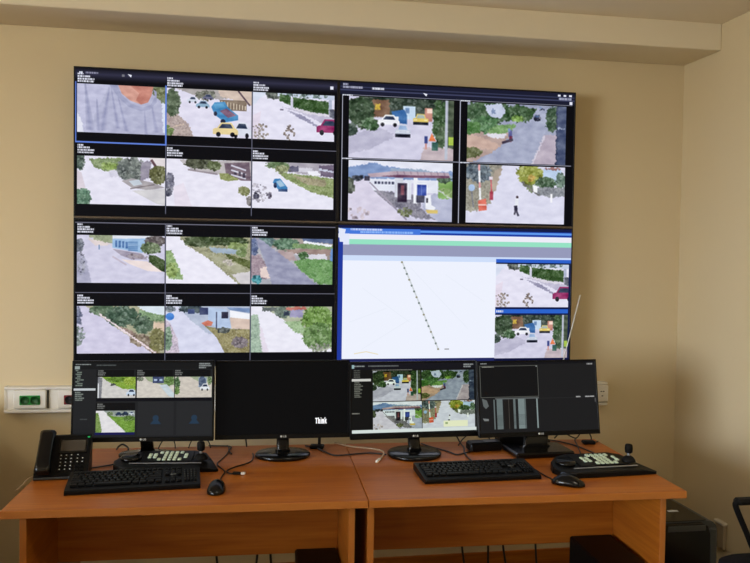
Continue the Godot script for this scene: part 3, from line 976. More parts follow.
func desk_screens(v: Dictionary) -> Array:
	var out := []
	var grey := k(150, 156, 156)
	# camera grid with a list at its left
	var p := Pic.new(768, 440, k(34, 35, 37), 70)
	p.rect(0, 0, 1, 0.09, k(24, 25, 26))
	p.lettering(0.01, 0.02, [0.11], 0.02, grey)
	p.lettering(0.16, 0.03, [0.14], 0.02, k(90, 96, 96))
	p.lettering(0.9, 0.01, [0.08, 0.09, 0.05], 0.026, grey)
	p.rect(0.005, 0.05, 0.04, 0.09, k(150, 162, 160))
	for i in 9:
		p.lettering(0.012 + 0.012 * (i % 2), 0.1 + i * 0.025, [0.02 + 0.03 * fmod(i * 0.37, 1.0)], 0.022, k(130, 142, 132))
	p.rect(0.0, 0.345, 0.155, 0.375, k(196, 202, 206))
	for i in 5:
		p.lettering(0.01, 0.39 + i * 0.026, [0.04 + 0.03 * fmod(i * 0.61, 1.0)], 0.022, k(140, 150, 142))
	p.lettering(0.05, 0.75, [0.05], 0.02, k(80, 84, 84))
	for c in 3:
		var x0: float = [0.17, 0.45, 0.725][c]
		p.rect(x0 - 0.01, 0.1, x0 + 0.26, 0.19, k(17, 17, 18))
		p.lettering(x0, 0.105, [0.04, 0.055, 0.05], 0.026, k(120, 122, 120))
		p.paste(v[["lime", "yard", "bend"][c]], x0, 0.195, x0 + 0.27, 0.475)
		p.rect(x0 - 0.01, 0.475, x0 + 0.27, 0.52, k(16, 16, 22))
	p.rect(0.16, 0.54, 0.44, 0.64, k(17, 17, 18))
	p.lettering(0.17, 0.55, [0.04, 0.055, 0.05], 0.026, k(120, 122, 120))
	p.paste(v.field, 0.162, 0.645, 0.44, 0.935)
	p.rect(0.155, 0.935, 0.44, 0.965, k(24, 26, 84))
	for x in [0.59, 0.87]:
		p.rect(x - 0.13, 0.53, x + 0.13, 0.98, k(40, 41, 43))
		p.oval(x, 0.75, 0.022, 0.04, k(38, 58, 78))
		p.poly([x - 0.04, 0.83, x, 0.74, x + 0.04, 0.83], k(38, 58, 78))
	out.append(p.im)
	# black page with one word
	p = Pic.new(768, 440, k(11, 11, 12), 71)
	out.append(p.im)
	# four views with a list at the left
	p = Pic.new(768, 440, k(20, 20, 19), 72)
	p.rect(0, 0, 1, 0.09, k(22, 22, 28))
	p.lettering(0.02, 0.03, [0.08], 0.026, grey)
	p.lettering(0.13, 0.03, [0.24], 0.026, k(110, 114, 114))
	p.rect(0.0, 0.02, 0.02, 0.07, k(150, 180, 184))
	p.lettering(0.16, 0.09, [0.32], 0.018, k(130, 132, 122))
	p.lettering(0.9, 0.02, [0.08, 0.06], 0.03, grey)
	for i in 4:
		p.lettering(0.015, 0.09 + i * 0.03, [0.05], 0.024, k(90, 92, 86))
	p.rect(0.0, 0.215, 0.15, 0.25, k(206, 206, 200))
	for i in 9:
		p.lettering(0.02, 0.26 + i * 0.025, [0.04 + 0.03 * fmod(i * 0.43, 1.0)], 0.022, k(120, 122, 112))
	p.lettering(0.0, 0.69, [0.06], 0.024, k(140, 140, 130))
	var dim := {}
	for n in ["street", "lane", "station", "barrier"]:
		var im: Image = v[n].duplicate()
		for y in im.get_height():
			for x in im.get_width():
				var c := im.get_pixel(x, y)
				im.set_pixel(x, y, Color(pow(c.r, 1.35) * 0.96, pow(c.g, 1.35) * 1.0, pow(c.b, 1.5) * 0.92))
		dim[n] = im
	p.paste(dim.street, 0.165, 0.11, 0.545, 0.535)
	p.paste(dim.lane, 0.555, 0.11, 0.985, 0.535)
	p.paste(dim.station, 0.165, 0.545, 0.555, 0.935)
	p.paste(dim.barrier, 0.56, 0.545, 0.99, 0.935)
	p.rect(0.0, 0.93, 1.0, 0.975, k(216, 226, 222))
	p.rect(0.73, 0.83, 0.93, 0.915, k(228, 234, 196))
	p.rect(0.745, 0.85, 0.765, 0.88, k(150, 170, 120))
	out.append(p.im)
	# dark page with a table
	p = Pic.new(768, 440, k(30, 30, 31), 73)
	p.rect(0, 0, 1, 0.035, k(20, 20, 24))
	p.lettering(0.02, 0.01, [0.05], 0.022, grey)
	p.rect(0.01, 0.05, 0.5, 0.5, k(96, 98, 92))
	p.rect(0.014, 0.056, 0.496, 0.494, k(21, 21, 22))
	p.lettering(0.03, 0.058, [0.1], 0.018, k(170, 172, 160))
	p.rect(0.485, 0.055, 0.493, 0.07, grey)
	for e in [[0.115, 0.125, 110], [0.14, 0.19, 124], [0.28, 0.298, 120], [0.32, 0.372, 146], [0.372, 0.385, 110], [0.475, 0.487, 150]]:
		p.rect(e[0], 0.53, e[1], 0.95, k(int(e[2] * 0.9), e[2], e[2]))
	p.rect(0.13, 0.51, 0.5, 0.53, k(90, 94, 94))
	for i in 26:
		p.rect(0.14, 0.54 + i * 0.016, 0.39, 0.5432 + i * 0.016, k(42, 46, 46))
	p.rect(0.2, 0.53, 0.275, 0.95, k(30, 28, 27))
	p.rect(0.24, 0.53, 0.244, 0.95, k(80, 76, 70))
	p.poly([0.02, 0.51, 0.06, 0.54, 0.075, 0.62, 0.05, 0.66, 0.03, 0.62], k(96, 102, 102))
	p.poly([0.02, 0.79, 0.07, 0.8, 0.07, 0.83, 0.035, 0.83], k(120, 124, 124))
	p.rect(0.5, 0.525, 0.98, 0.53, k(48, 48, 48))
	p.lettering(0.82, 0.51, [0.04], 0.024, k(190, 190, 190))
	p.lettering(0.9, 0.51, [0.08], 0.024, k(190, 190, 190))
	p.rect(0.985, 0.54, 0.99, 0.6, k(110, 110, 110))
	p.lettering(0.93, 0.03, [0.05], 0.03, k(170, 170, 170))
	out.append(p.im)
	return out

# ---------------------------------------------------------------- scene
func _ready() -> void:
	# camera
	var cam := Camera3D.new()
	cam.name = "camera"
	cam.position = Vector3(-0.4347, 1.5176, 3.6136)
	cam.rotation = Vector3(-0.034, -0.1735, 0.0142)
	cam.fov = rad_to_deg(2.0 * atan(281.5 / 781.63))
	cam.near = 0.05
	cam.current = true
	add_child(cam)
	# overcast daylight
	var sky_mat := ProceduralSkyMaterial.new()
	sky_mat.sky_top_color = Color(0.62, 0.76, 0.98)
	sky_mat.sky_horizon_color = Color(0.82, 0.89, 0.98)
	sky_mat.ground_horizon_color = Color(0.55, 0.54, 0.5)
	sky_mat.ground_bottom_color = Color(0.3, 0.29, 0.26)
	sky_mat.sky_energy_multiplier = SKY_ENERGY
	sky_mat.ground_energy_multiplier = SKY_ENERGY
	var sky := Sky.new()
	sky.sky_material = sky_mat
	var env := Environment.new()
	env.background_mode = Environment.BG_SKY
	env.sky = sky
	env.ambient_light_source = Environment.AMBIENT_SOURCE_DISABLED
	env.tonemap_mode = Environment.TONE_MAPPER_LINEAR
	env.tonemap_exposure = 1.0
	env.sdfgi_enabled = true
	env.ssao_enabled = true
	env.ssil_enabled = true
	var we := WorldEnvironment.new()
	we.name = "world_environment"
	we.environment = env
	add_child(we)
	# skylight that falls in, downwards, through the window in the left wall
	var day := AreaLight3D.new()
	day.name = "window_daylight"
	day.area_size = Vector2(2.8, 1.3)
	day.area_normalize_energy = true
	day.light_energy = DAY_ENERGY
	day.light_color = Color(0.96, 0.965, 0.96)
	day.shadow_enabled = true
	day.area_range = 14.0
	day.area_attenuation = 2.0
	add_child(day)
	day.position = Vector3(LEFT_X + 0.3, 1.65, 4.6)
	day.rotation = Vector3(deg_to_rad(-15), -PI / 2, 0)

	make_materials()
	room()
	added_lamps()
	var v := views()
	video_wall(wall_screens(v))
	desks()
	monitors(desk_screens(v))
	trunking()
	desk_phone()
	keyboards()
	camera_controllers()
	mice()
	loose_things()
	towers()
	chair()
	added_cabinets()


func make_materials() -> void:
	M.wall = plaster(Color(0.82, 0.752, 0.608))
	M.ceiling = plaster(Color(0.92, 0.87, 0.77))
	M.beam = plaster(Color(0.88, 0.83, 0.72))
	M.wood = wood(Color8(184, 110, 34), Color8(144, 72, 14))
	M.edge = plastic(0.64, 0.38, 0.14, 0.4)
	M.floor = wood(Color8(58, 44, 33), Color8(43, 32, 24))
	M.bezel = plastic(0.035, 0.035, 0.055, 0.45, 0.4)
	M.tv_edge = plastic(0.34, 0.29, 0.24, 0.4)
	M.black = plastic(0.03, 0.03, 0.034, 0.45, 0.3)
	M.gloss = plastic(0.03, 0.03, 0.035, 0.2, 0.4)
	M.rubber = plastic(0.045, 0.045, 0.05, 0.65, 0.3)
	M.keys = plastic(0.04, 0.043, 0.05, 0.5, 0.3)
	M.white = plastic(0.86, 0.84, 0.79, 0.45)
	M.ivory = plastic(0.80, 0.77, 0.70, 0.5)
	M.beige = plastic(0.62, 0.55, 0.44, 0.6)
	M.green = plastic(0.05, 0.50, 0.16, 0.4)
	M.green_dark = plastic(0.02, 0.28, 0.08, 0.5)
	M.red = plastic(0.45, 0.03, 0.09, 0.4)
	M.slot = plastic(0.05, 0.05, 0.05, 0.8)
	M.silver = plastic(0.62, 0.63, 0.65, 0.32)
	M.silver.metallic = 0.6
	M.label = plastic(0.78, 0.80, 0.80, 0.5)
	M.pale_key = plastic(0.78, 0.85, 0.76, 0.5)
	M.lcd = plastic(0.25, 0.23, 0.20, 0.25)
	M.case = plastic(0.24, 0.25, 0.25, 0.45)
	M.fabric = plastic(0.10, 0.10, 0.12, 0.95, 0.2)
	M.cord = plastic(0.06, 0.05, 0.05, 0.5)
	M.cream_cord = plastic(0.66, 0.56, 0.44, 0.5)
	M.led = plastic(0.1, 0.8, 0.4, 0.4)
	M.led.emission_enabled = true
	M.led.emission = Color(0.15, 0.9, 0.5)
	M.led.emission_energy_multiplier = 0.25
	M.word = plastic(0.9, 0.9, 0.9)
	M.word.emission_enabled = true
	M.word.emission = Color(0.9, 0.93, 0.97)
	M.added_diffuser = plastic(0.9, 0.9, 0.88)  # glowing face of the added ceiling panels
	M.added_diffuser.emission_enabled = true
	M.added_diffuser.emission = Color(1.0, 0.95, 0.86)
	M.added_diffuser.emission_energy_multiplier = 1.2
	M.glass = StandardMaterial3D.new()
	M.glass.albedo_color = Color(0.95, 0.98, 1.0, 0.06)
	M.glass.transparency = BaseMaterial3D.TRANSPARENCY_ALPHA
	M.glass.roughness = 0.02


func room() -> void:
	var x0 := LEFT_X
	var x1 := RIGHT_X
	var z1 := BACK_Z
	var top := CEILING_Y
	var s := Shape.new()
	s.box(Vector3((x0 + x1) / 2, top / 2, -0.1), Vector3(x1 - x0 + 0.4, top + 0.4, 0.2), 0.001)
	setting("wall_front", s, M.wall)
	s = Shape.new()
	s.box(Vector3(x1 + 0.1, top / 2, z1 / 2), Vector3(0.2, top + 0.4, z1), 0.001)
	setting("wall_right", s, M.wall)
	s = Shape.new()
	s.box(Vector3((x0 + x1) / 2, top / 2, z1 + 0.1), Vector3(x1 - x0 + 0.4, top + 0.4, 0.2), 0.001)
	setting("wall_back", s, M.wall)
	# left wall with a window opening
	var wz0 := 3.1
	var wz1 := 6.1
	var wy0 := 0.9
	var wy1 := 2.4
	s = Shape.new()
	s.box(Vector3(x0 - 0.1, top / 2, wz0 / 2), Vector3(0.2, top + 0.4, wz0), 0.001)
	s.box(Vector3(x0 - 0.1, top / 2, (wz1 + z1) / 2), Vector3(0.2, top + 0.4, z1 - wz1), 0.001)
	s.box(Vector3(x0 - 0.1, wy0 / 2 - 0.1, (wz0 + wz1) / 2), Vector3(0.2, wy0 + 0.2, wz1 - wz0), 0.001)
	s.box(Vector3(x0 - 0.1, (wy1 + top + 0.2) / 2, (wz0 + wz1) / 2), Vector3(0.2, top + 0.2 - wy1, wz1 - wz0), 0.001)
	setting("wall_left", s, M.wall)
	s = Shape.new()
	for z in [wz0 + 0.03, (wz0 + wz1) / 2, wz1 - 0.03]:
		s.box(Vector3(x0 - 0.12, (wy0 + wy1) / 2, z), Vector3(0.06, wy1 - wy0, 0.06), 0.004)
	for y in [wy0 + 0.03, wy1 - 0.03]:
		s.box(Vector3(x0 - 0.12, y, (wz0 + wz1) / 2), Vector3(0.06, 0.06, wz1 - wz0), 0.004)
	var win := setting("window_1", s, M.white)
	for i in 2:
		s = Shape.new()
		s.box(Vector3(x0 - 0.12, (wy0 + wy1) / 2, lerpf(wz0, wz1, 0.25 + 0.5 * i)), Vector3(0.006, wy1 - wy0 - 0.1, (wz1 - wz0) / 2 - 0.06), 0.001)
		built("pane", s, M.glass, win)
	s = Shape.new()
	s.box(Vector3((x0 + x1) / 2, top + 0.1, z1 / 2), Vector3(x1 - x0 + 0.4, 0.2, z1 + 0.4), 0.001)
	setting("ceiling", s, M.ceiling)
	s = Shape.new()
	s.box(Vector3((x0 + x1) / 2, -0.1, z1 / 2), Vector3(x1 - x0 + 0.4, 0.2, z1 + 0.4), 0.001)
	setting("floor", s, M.floor)
	# boxed-in beam along the top of the front wall
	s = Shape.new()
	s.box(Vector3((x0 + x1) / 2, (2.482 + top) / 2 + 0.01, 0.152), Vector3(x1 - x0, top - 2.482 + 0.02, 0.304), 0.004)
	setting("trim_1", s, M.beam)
	for e in [["baseboard_front", Vector3((x0 + x1) / 2, 0.04, 0.007), Vector3(x1 - x0, 0.08, 0.014)], ["baseboard_right", Vector3(x1 - 0.007, 0.04, z1 / 2), Vector3(0.014, 0.08, z1 - 0.03)]]:
		s = Shape.new()
		s.box(e[1], e[2], 0.003)
		setting(e[0], s, M.wood)


func video_wall(pics: Array) -> void:
	var w := WALL_TV.x / 2
	var h := (WALL_TV.y - WALL_TV.z) / 2
	var words := ["upper left display of the video wall, six street cameras, one showing a grey shirt", "lower left display of the video wall, six street views with a dark round bush", "upper right display of the video wall, four large street views under a blue bar", "lower right display of the video wall, white map page with two small camera views"]
	for i in 4:
		var c := i / 2
		var r := i % 2
		var t := thing("wall_display", words[i], "display", Vector3((c - 0.5) * w, WALL_TV.y - (r + 1) * h, 0), 0.0, "displays of the video wall")
		var s := Shape.new()
		s.box(Vector3(0, h / 2, 0.065), Vector3(w - 0.012, h - 0.012, 0.11), 0.01)
		built("housing", s, M.bezel, t)
		s = Shape.new()
		var b := 0.0065
		var z := 0.1225
		s.box(Vector3(0, h - b / 2, z), Vector3(w - 0.0006, b, 0.014), 0.001)
		for sx in [-1, 1]:
			s.box(Vector3(sx * (w / 2 - b / 2 - 0.0003), h / 2, z), Vector3(b, h - 0.001, 0.014), 0.001)
		built("bezel", s, M.bezel, t)
		s = Shape.new()
		s.box(Vector3(0, b / 2 + 0.0015, z), Vector3(w - 0.0006, b + 0.002, 0.015), 0.0015)
		built("lower_bezel", s, M.tv_edge if r == 0 else M.bezel, t)
		var q := part("screen", textured_quad(w - 2 * b, h - 2 * b), glow(pics[i], TV_GLOW), t)
		q.position = Vector3(0, h / 2, 0.1275)
		var l := AreaLight3D.new()
		l.name = "screen_light"
		l.area_size = Vector2(w - 0.03, h - 0.03)
		l.area_normalize_energy = true
		l.light_energy = 0.05
		l.light_color = Color(0.86, 0.9, 1.0)
		l.shadow_enabled = true
		l.area_range = 12.0
		l.area_attenuation = 2.0
		t.add_child(l)
		l.position = Vector3(0, h / 2, 0.135)
		l.rotation.y = PI


func desks() -> void:
	var info := [[0.0, 1.0925, "orange-brown laminate desk at the left, under the telephone and the first keyboard", [0.047, 1.034]], [1.0945, 2.1577, "orange-brown laminate desk at the right, under the joystick controller", [1.095, 2.081]]]
	for d in info:
		var mid: float = (d[0] + d[1]) / 2
		var wide: float = d[1] - d[0]
		var t := thing("desk", d[2], "desk", on_desk(mid, 0, 0), DESK_TURN, "two laminate desks side by side")
		var s := Shape.new()
		s.box(Vector3(0, DESK_Y - 0.0125, -0.3705), Vector3(wide, 0.024, 0.739), 0.002)
		built("desktop", s, M.wood, t)
		s = Shape.new()
		s.box(Vector3(0, DESK_Y - 0.0125, -0.0005), Vector3(wide - 0.001, 0.0235, 0.003), 0.001)
		built("edge_band", s, M.edge, t)
		for x in d[3]:
			s = Shape.new()
			s.box(Vector3(x + 0.0105 - mid, 0.365, -0.375), Vector3(0.020, 0.719, 0.69), 0.0015)
			var p := built("side_panel", s, M.wood, t)
			s = Shape.new()
			s.box(Vector3(x + 0.0105 - mid, 0.365, -0.0295), Vector3(0.0195, 0.717, 0.002), 0.0006)
			built("edge_band", s, M.edge, p)
		s = Shape.new()
		s.box(Vector3((d[3][0] + d[3][1]) / 2 + 0.0105 - mid, 0.585, -0.39), Vector3(d[3][1] - d[3][0] - 0.021, 0.28, 0.018), 0.001)
		built("modesty_panel", s, M.wood, t)


func text(what: String, size: float, depth: float) -> TextMesh:
	var m := TextMesh.new()
	var f := SystemFont.new()
	f.font_names = PackedStringArray(["Droid Sans"])
	f.font_weight = 700
	m.font = f
	m.text = what
	m.font_size = 32
	m.pixel_size = size / 32.0
	m.depth = depth
	return m


func monitors(pics: Array) -> void:
	# along the desks, distance from their front edge, height of the lower edge, turn, tilt
	var at := [[0.334, 0.503, 0.829, -0.022, 0.087], [0.838, 0.541, 0.822, 0.012, 0.099], [1.340, 0.524, 0.819, 0.058, 0.097], [1.829, 0.500, 0.824, 0.078, 0.17]]
	var words := ["black desktop monitor behind the telephone, dark page with four small camera pictures", "black desktop monitor with an almost black screen and one small white word", "black desktop monitor with four street views and a white bar along the bottom", "black desktop monitor at the right end of the row, dark page with a grey table"]
	var w := 0.504
	var h := 0.293
	for i in 4:
		var a: Array = at[i]
		var back: float = [0.095, 0.020, 0.010, 0.045][i]
		var foot := on_desk(a[0], a[1] + back)
		var t := thing("monitor", words[i], "monitor", foot, DESK_TURN + a[3], "monitors in a row on the desks")
		# foot
		var s := Shape.new()
		if i == 3:
			s.box(Vector3(0, 0.011, 0.02), Vector3(0.24, 0.022, 0.16), 0.006)
		else:
			var rx := 0.104
			var rz: float = [0.056, 0.086, 0.100][i]
			s.lathe(Vector3.ZERO, [[0.0, 0.0], [0.97, 0.0], [1.0, 0.004], [1.0, 0.011], [0.95, 0.016], [0.5, 0.0185], [0.0, 0.02]], 40, rx, rz)
		built("base", s, M.gloss, t)
		s = Shape.new()
		var low := Transform3D(Basis(Vector3.RIGHT, PI / 2), Vector3(0, 0.012, -0.004))
		var high := Transform3D(Basis(Vector3.RIGHT, PI / 2), Vector3(0, 0.135, back - 0.046))
		var nw := 0.05 if i < 3 else 0.11
		s.loft([ring_of(round_rect(nw * 1.25, 0.036, 0.012), low), ring_of(round_rect(nw * 0.95, 0.03, 0.012), low.translated(Vector3(0, 0.02, 0))), ring_of(round_rect(nw * 0.9, 0.024, 0.01), high)])
		built("neck", s, M.gloss, t)
		# panel
		s = Shape.new()
		s.box(Vector3(0, h / 2, -0.011), Vector3(w, h, 0.018), 0.004)
		s.box(Vector3(0, h / 2 - 0.02, -0.03), Vector3(w * 0.62, h * 0.66, 0.03), 0.012)
		var p := built("housing", s, M.black, t)
		p.position = Vector3(0, a[2] - DESK_Y, back)
		p.rotation.x = -a[4]
		var b := 0.0065
		var chin := 0.017
		s = Shape.new()
		s.box(Vector3(0, h - b / 2, 0), Vector3(w, b, 0.006), 0.0015)
		s.box(Vector3(0, chin / 2, 0), Vector3(w, chin, 0.006), 0.0015)
		for sx in [-1, 1]:
			s.box(Vector3(sx * (w / 2 - b / 2), h / 2, 0), Vector3(b, h, 0.006), 0.0015)
		built("bezel", s, M.black, p)
		var q := part("screen", textured_quad(w - 2 * b, h - b - chin), glow(pics[i], DESK_GLOW), p)
		q.position = Vector3(0, (h - b + chin) / 2, 0.001)
		var g := part("logo", text("LG", 0.010, 0.0008), M.label, p, "small silver lettering under the screen")
		g.position = Vector3(0.006, 0.0085, 0.0033)
		s = Shape.new()
		s.lathe(Vector3(-0.0065, 0.0085, 0.003), [[0.0, 0.0], [0.0042, 0.0], [0.0042, 0.0007], [0.0, 0.0007]], 16, 1, 1, Basis(Vector3.RIGHT, PI / 2))
		built("logo_disc", s, M.label, p)
		if i == 1:
			var word := part("word", text("Think", 0.024, 0.0004), M.word, p, "bright white word on the black screen")
			word.position = Vector3((0.7825 - 0.5) * w, (1 - 0.782) * h, 0.0014)
			word.scale = Vector3(0.68, 1.25, 1)
		if i != 1:
			var l := AreaLight3D.new()
			l.name = "screen_light"
			l.area_size = Vector2(w - 0.03, h - 0.04)
			l.area_normalize_energy = true
			l.light_energy = 0.006
			l.light_color = Color(0.9, 0.95, 1.0)
			l.shadow_enabled = true
			l.area_range = 12.0
			l.area_attenuation = 2.0
			q.add_child(l)
			l.position = Vector3(0, 0, 0.01)
			l.rotation.y = PI


func trunking() -> void:
	var y0 := 0.803
	var y1 := 0.917
	var x0 := -1.425
	var x1 := 1.362
	var mid := (x0 + x1) / 2
	var t := thing("cable_trunking", "long white plastic cable trunking on the wall behind the monitors, with socket outlets", "trunking", Vector3(mid, y0, 0))
	# the channel is a touch lower at its right end, as in the room
	var tilt := -0.0066
	var s := Shape.new()
	s.box(Vector3(0, 0.057, 0.016), Vector3(x1 - x0, 0.114, 0.030), 0.004)
	s.box(Vector3(0, 0.108, 0.036), Vector3(x1 - x0, 0.012, 0.012), 0.003)
	s.box(Vector3(0, 0.007, 0.037), Vector3(x1 - x0, 0.014, 0.016), 0.003)
	built("channel", s, M.white, t).rotation.z = tilt
	s = Shape.new()
	s.box(Vector3(x0 - mid + 0.006, 0.066, 0.0165), Vector3(0.016, 0.116, 0.033), 0.004)
	built("end_cap", s, M.ivory, t)
	var plates := [[-1.3175, 0.136, "green"], [-1.1355, 0.136, "red"], [1.302, 0.116, "white"]]
	for p in plates:
		var px: float = p[0] - mid
		var dy: float = px * tilt
		s = Shape.new()
		s.box(Vector3(px, 0.060 + dy, 0.038 if p[2] != "white" else 0.041), Vector3(p[1], 0.082, 0.02 if p[2] != "white" else 0.028), 0.004)
		var plate := built("socket_plate", s, M.white, t)
		if p[2] == "white":
			s = Shape.new()
			for e in [[0.020, 0.014], [0.032, 0.014], [0.026, -0.008]]:
				s.box(Vector3(px + e[0], 0.057 + e[1] + dy, 0.0545), Vector3(0.009, 0.005, 0.003), 0.0005)
			built("socket_slot", s, M.slot, plate, "small dark slots")
			continue
		s = Shape.new()
		s.box(Vector3(px, 0.057 + dy, 0.048), Vector3(0.084, 0.041, 0.008), 0.002)
		var insert := built("socket_insert", s, M.green if p[2] == "green" else M.red, plate, p[2] + " twin socket insert")
		for e in [-0.0205, 0.0205]:
			s = Shape.new()
			var ring := [[0.0, 0.001], [0.0155, 0.001], [0.016, 0.003], [0.018, 0.003], [0.018, 0.0], [0.0, 0.0]]
			s.lathe(Vector3(px + e, 0.057 + dy, 0.0515), ring, 20, 1, 1, Basis(Vector3.RIGHT, PI / 2))
			for hx in [-0.007, 0.007]:
				s.lathe(Vector3(px + e + hx, 0.057 + dy, 0.0515), [[0.0, 0.002], [0.0025, 0.002], [0.0025, 0.0], [0.0, 0.0]], 8, 1, 1, Basis(Vector3.RIGHT, PI / 2))
			t.name = t.name
			var o := built("socket_well", s, M.green_dark if p[2] == "green" else M.slot, t)
			o.set_meta("label", "round socket well")
	s = Shape.new()
	s.box(Vector3(-1.2465 - mid, 0.0660, 0.033), Vector3(0.0045, 0.08, 0.006), 0.001)
	built("joint", s, M.slot, t)


func desk_phone() -> void:
	var t := thing("telephone", "black desk telephone with handset and grey display at the left end of the desk", "telephone", on_desk(0.008, 0.31), DESK_TURN + 0.10)
	# wedge body: side profile pushed along x
	var prof := PackedVector2Array([Vector2(0.0, 0.0), Vector2(0.004, 0.014), Vector2(-0.002, 0.020), Vector2(-0.126, 0.119), Vector2(-0.136, 0.121), Vector2(-0.143, 0.113), Vector2(-0.12, 0.0)])
	var place := Transform3D(Basis(Vector3(0, 0, 1), Vector3(0, 1, 0), Vector3(-1, 0, 0)), Vector3.ZERO)   # profile x -> z, y -> y, push -> -x
	var s := Shape.new()
	s.prism(prof, -0.172, 0.0, place)
	built("body", s, M.black, t)
	s = Shape.new()
	s.box(Vector3(0.086, 0.007, 0.004), Vector3(0.168, 0.007, 0.003), 0.001)
	built("front_trim", s, M.case, t, "grey strip along the front edge")
	# everything on the sloping face: u along x, w up the slope, n away from it
	var up := Vector3(0, 0.099, -0.124).normalized()
	var out := Vector3(0, 0.124, 0.099).normalized()
	var face := Transform3D(Basis(Vector3.RIGHT, up, out), Vector3(0, 0.020, -0.002))
	var set_on := func(o: Node3D) -> void:
		o.transform = face
	s = Shape.new()
	s.box(Vector3(0.116, 0.110, 0.002), Vector3(0.092, 0.058, 0.008), 0.002)
	var fr := built("display_frame", s, M.gloss, t)
	set_on.call(fr)
	s = Shape.new()
	s.box(Vector3(0.115, 0.110, 0.0065), Vector3(0.080, 0.046, 0.002), 0.0005)
	built("display", s, M.lcd, fr, "grey-brown display")
	var keys := Shape.new()
	for r in 5:
		for c in 5:
			if r == 0 and c == 4:
				continue
			var kx := 0.079 + c * 0.0165 + (0.004 if c > 2 else 0.0)
			keys.box(Vector3(kx, 0.070 - r * 0.0145, 0.002), Vector3(0.011, 0.0085, 0.006), 0.0015)
	var kp := built("keypad", keys, M.keys, t)
	kp.set_meta("kind", "stuff")
	set_on.call(kp)
	var marks := Shape.new()
	for r in 5:
		for c in 5:
			if r == 0 and c == 4 or c > 2 and r > 2:
				continue
			var kx := 0.079 + c * 0.0165 + (0.004 if c > 2 else 0.0)
			marks.box(Vector3(kx + 0.001, 0.071 - r * 0.0145, 0.0053), Vector3(0.0042, 0.0032, 0.0008), 0.0002)
	var mk := built("key_print", marks, M.label, t)
	mk.set_meta("kind", "stuff")
	set_on.call(mk)
	s = Shape.new()
	s.box(Vector3(0.162, 0.149, 0.001), Vector3(0.009, 0.005, 0.005), 0.002)
	set_on.call(built("message_lamp", s, M.led, t, "small green lamp"))
	# handset lying up the slope
	s = Shape.new()
	var rings := []
	for i in 17:
		var f := i / 16.0
		var end := absf(f - 0.5) * 2.0
		var lift := 0.034 - 0.006 * end * end
		var thick := lerpf(0.022, 0.036, smoothstep(0.55, 0.9, end))
		var wide := lerpf(0.046, 0.054, smoothstep(0.4, 0.95, end))
		var close := sqrt(maxf(0.02, 1.0 - pow(maxf(0.0, (end - 0.9) / 0.1), 2.0)))
		var tr := Transform3D(Basis(Vector3.RIGHT, Vector3(0, 0, 1), Vector3(0, -1, 0)), Vector3(0.030, -0.014 + f * 0.183, lift - thick * 0.5 + 0.008))
		rings.append(ring_of(round_rect(wide * lerpf(0.7, 1.0, close), thick * close, minf(0.017, thick * close * 0.47)), tr))
	s.loft(rings)
	var hs := built("handset", s, M.gloss, t)
	set_on.call(hs)
	s = Shape.new()
	s.tube([Vector3(-0.002, 0.012, -0.01), Vector3(-0.018, 0.006, 0.0), Vector3(-0.022, 0.004, 0.05), Vector3(-0.03, 0.0035, 0.11)], 0.0026, 8)
	built("cord", s, M.cream_cord, t, "pale cord at the left of the phone")


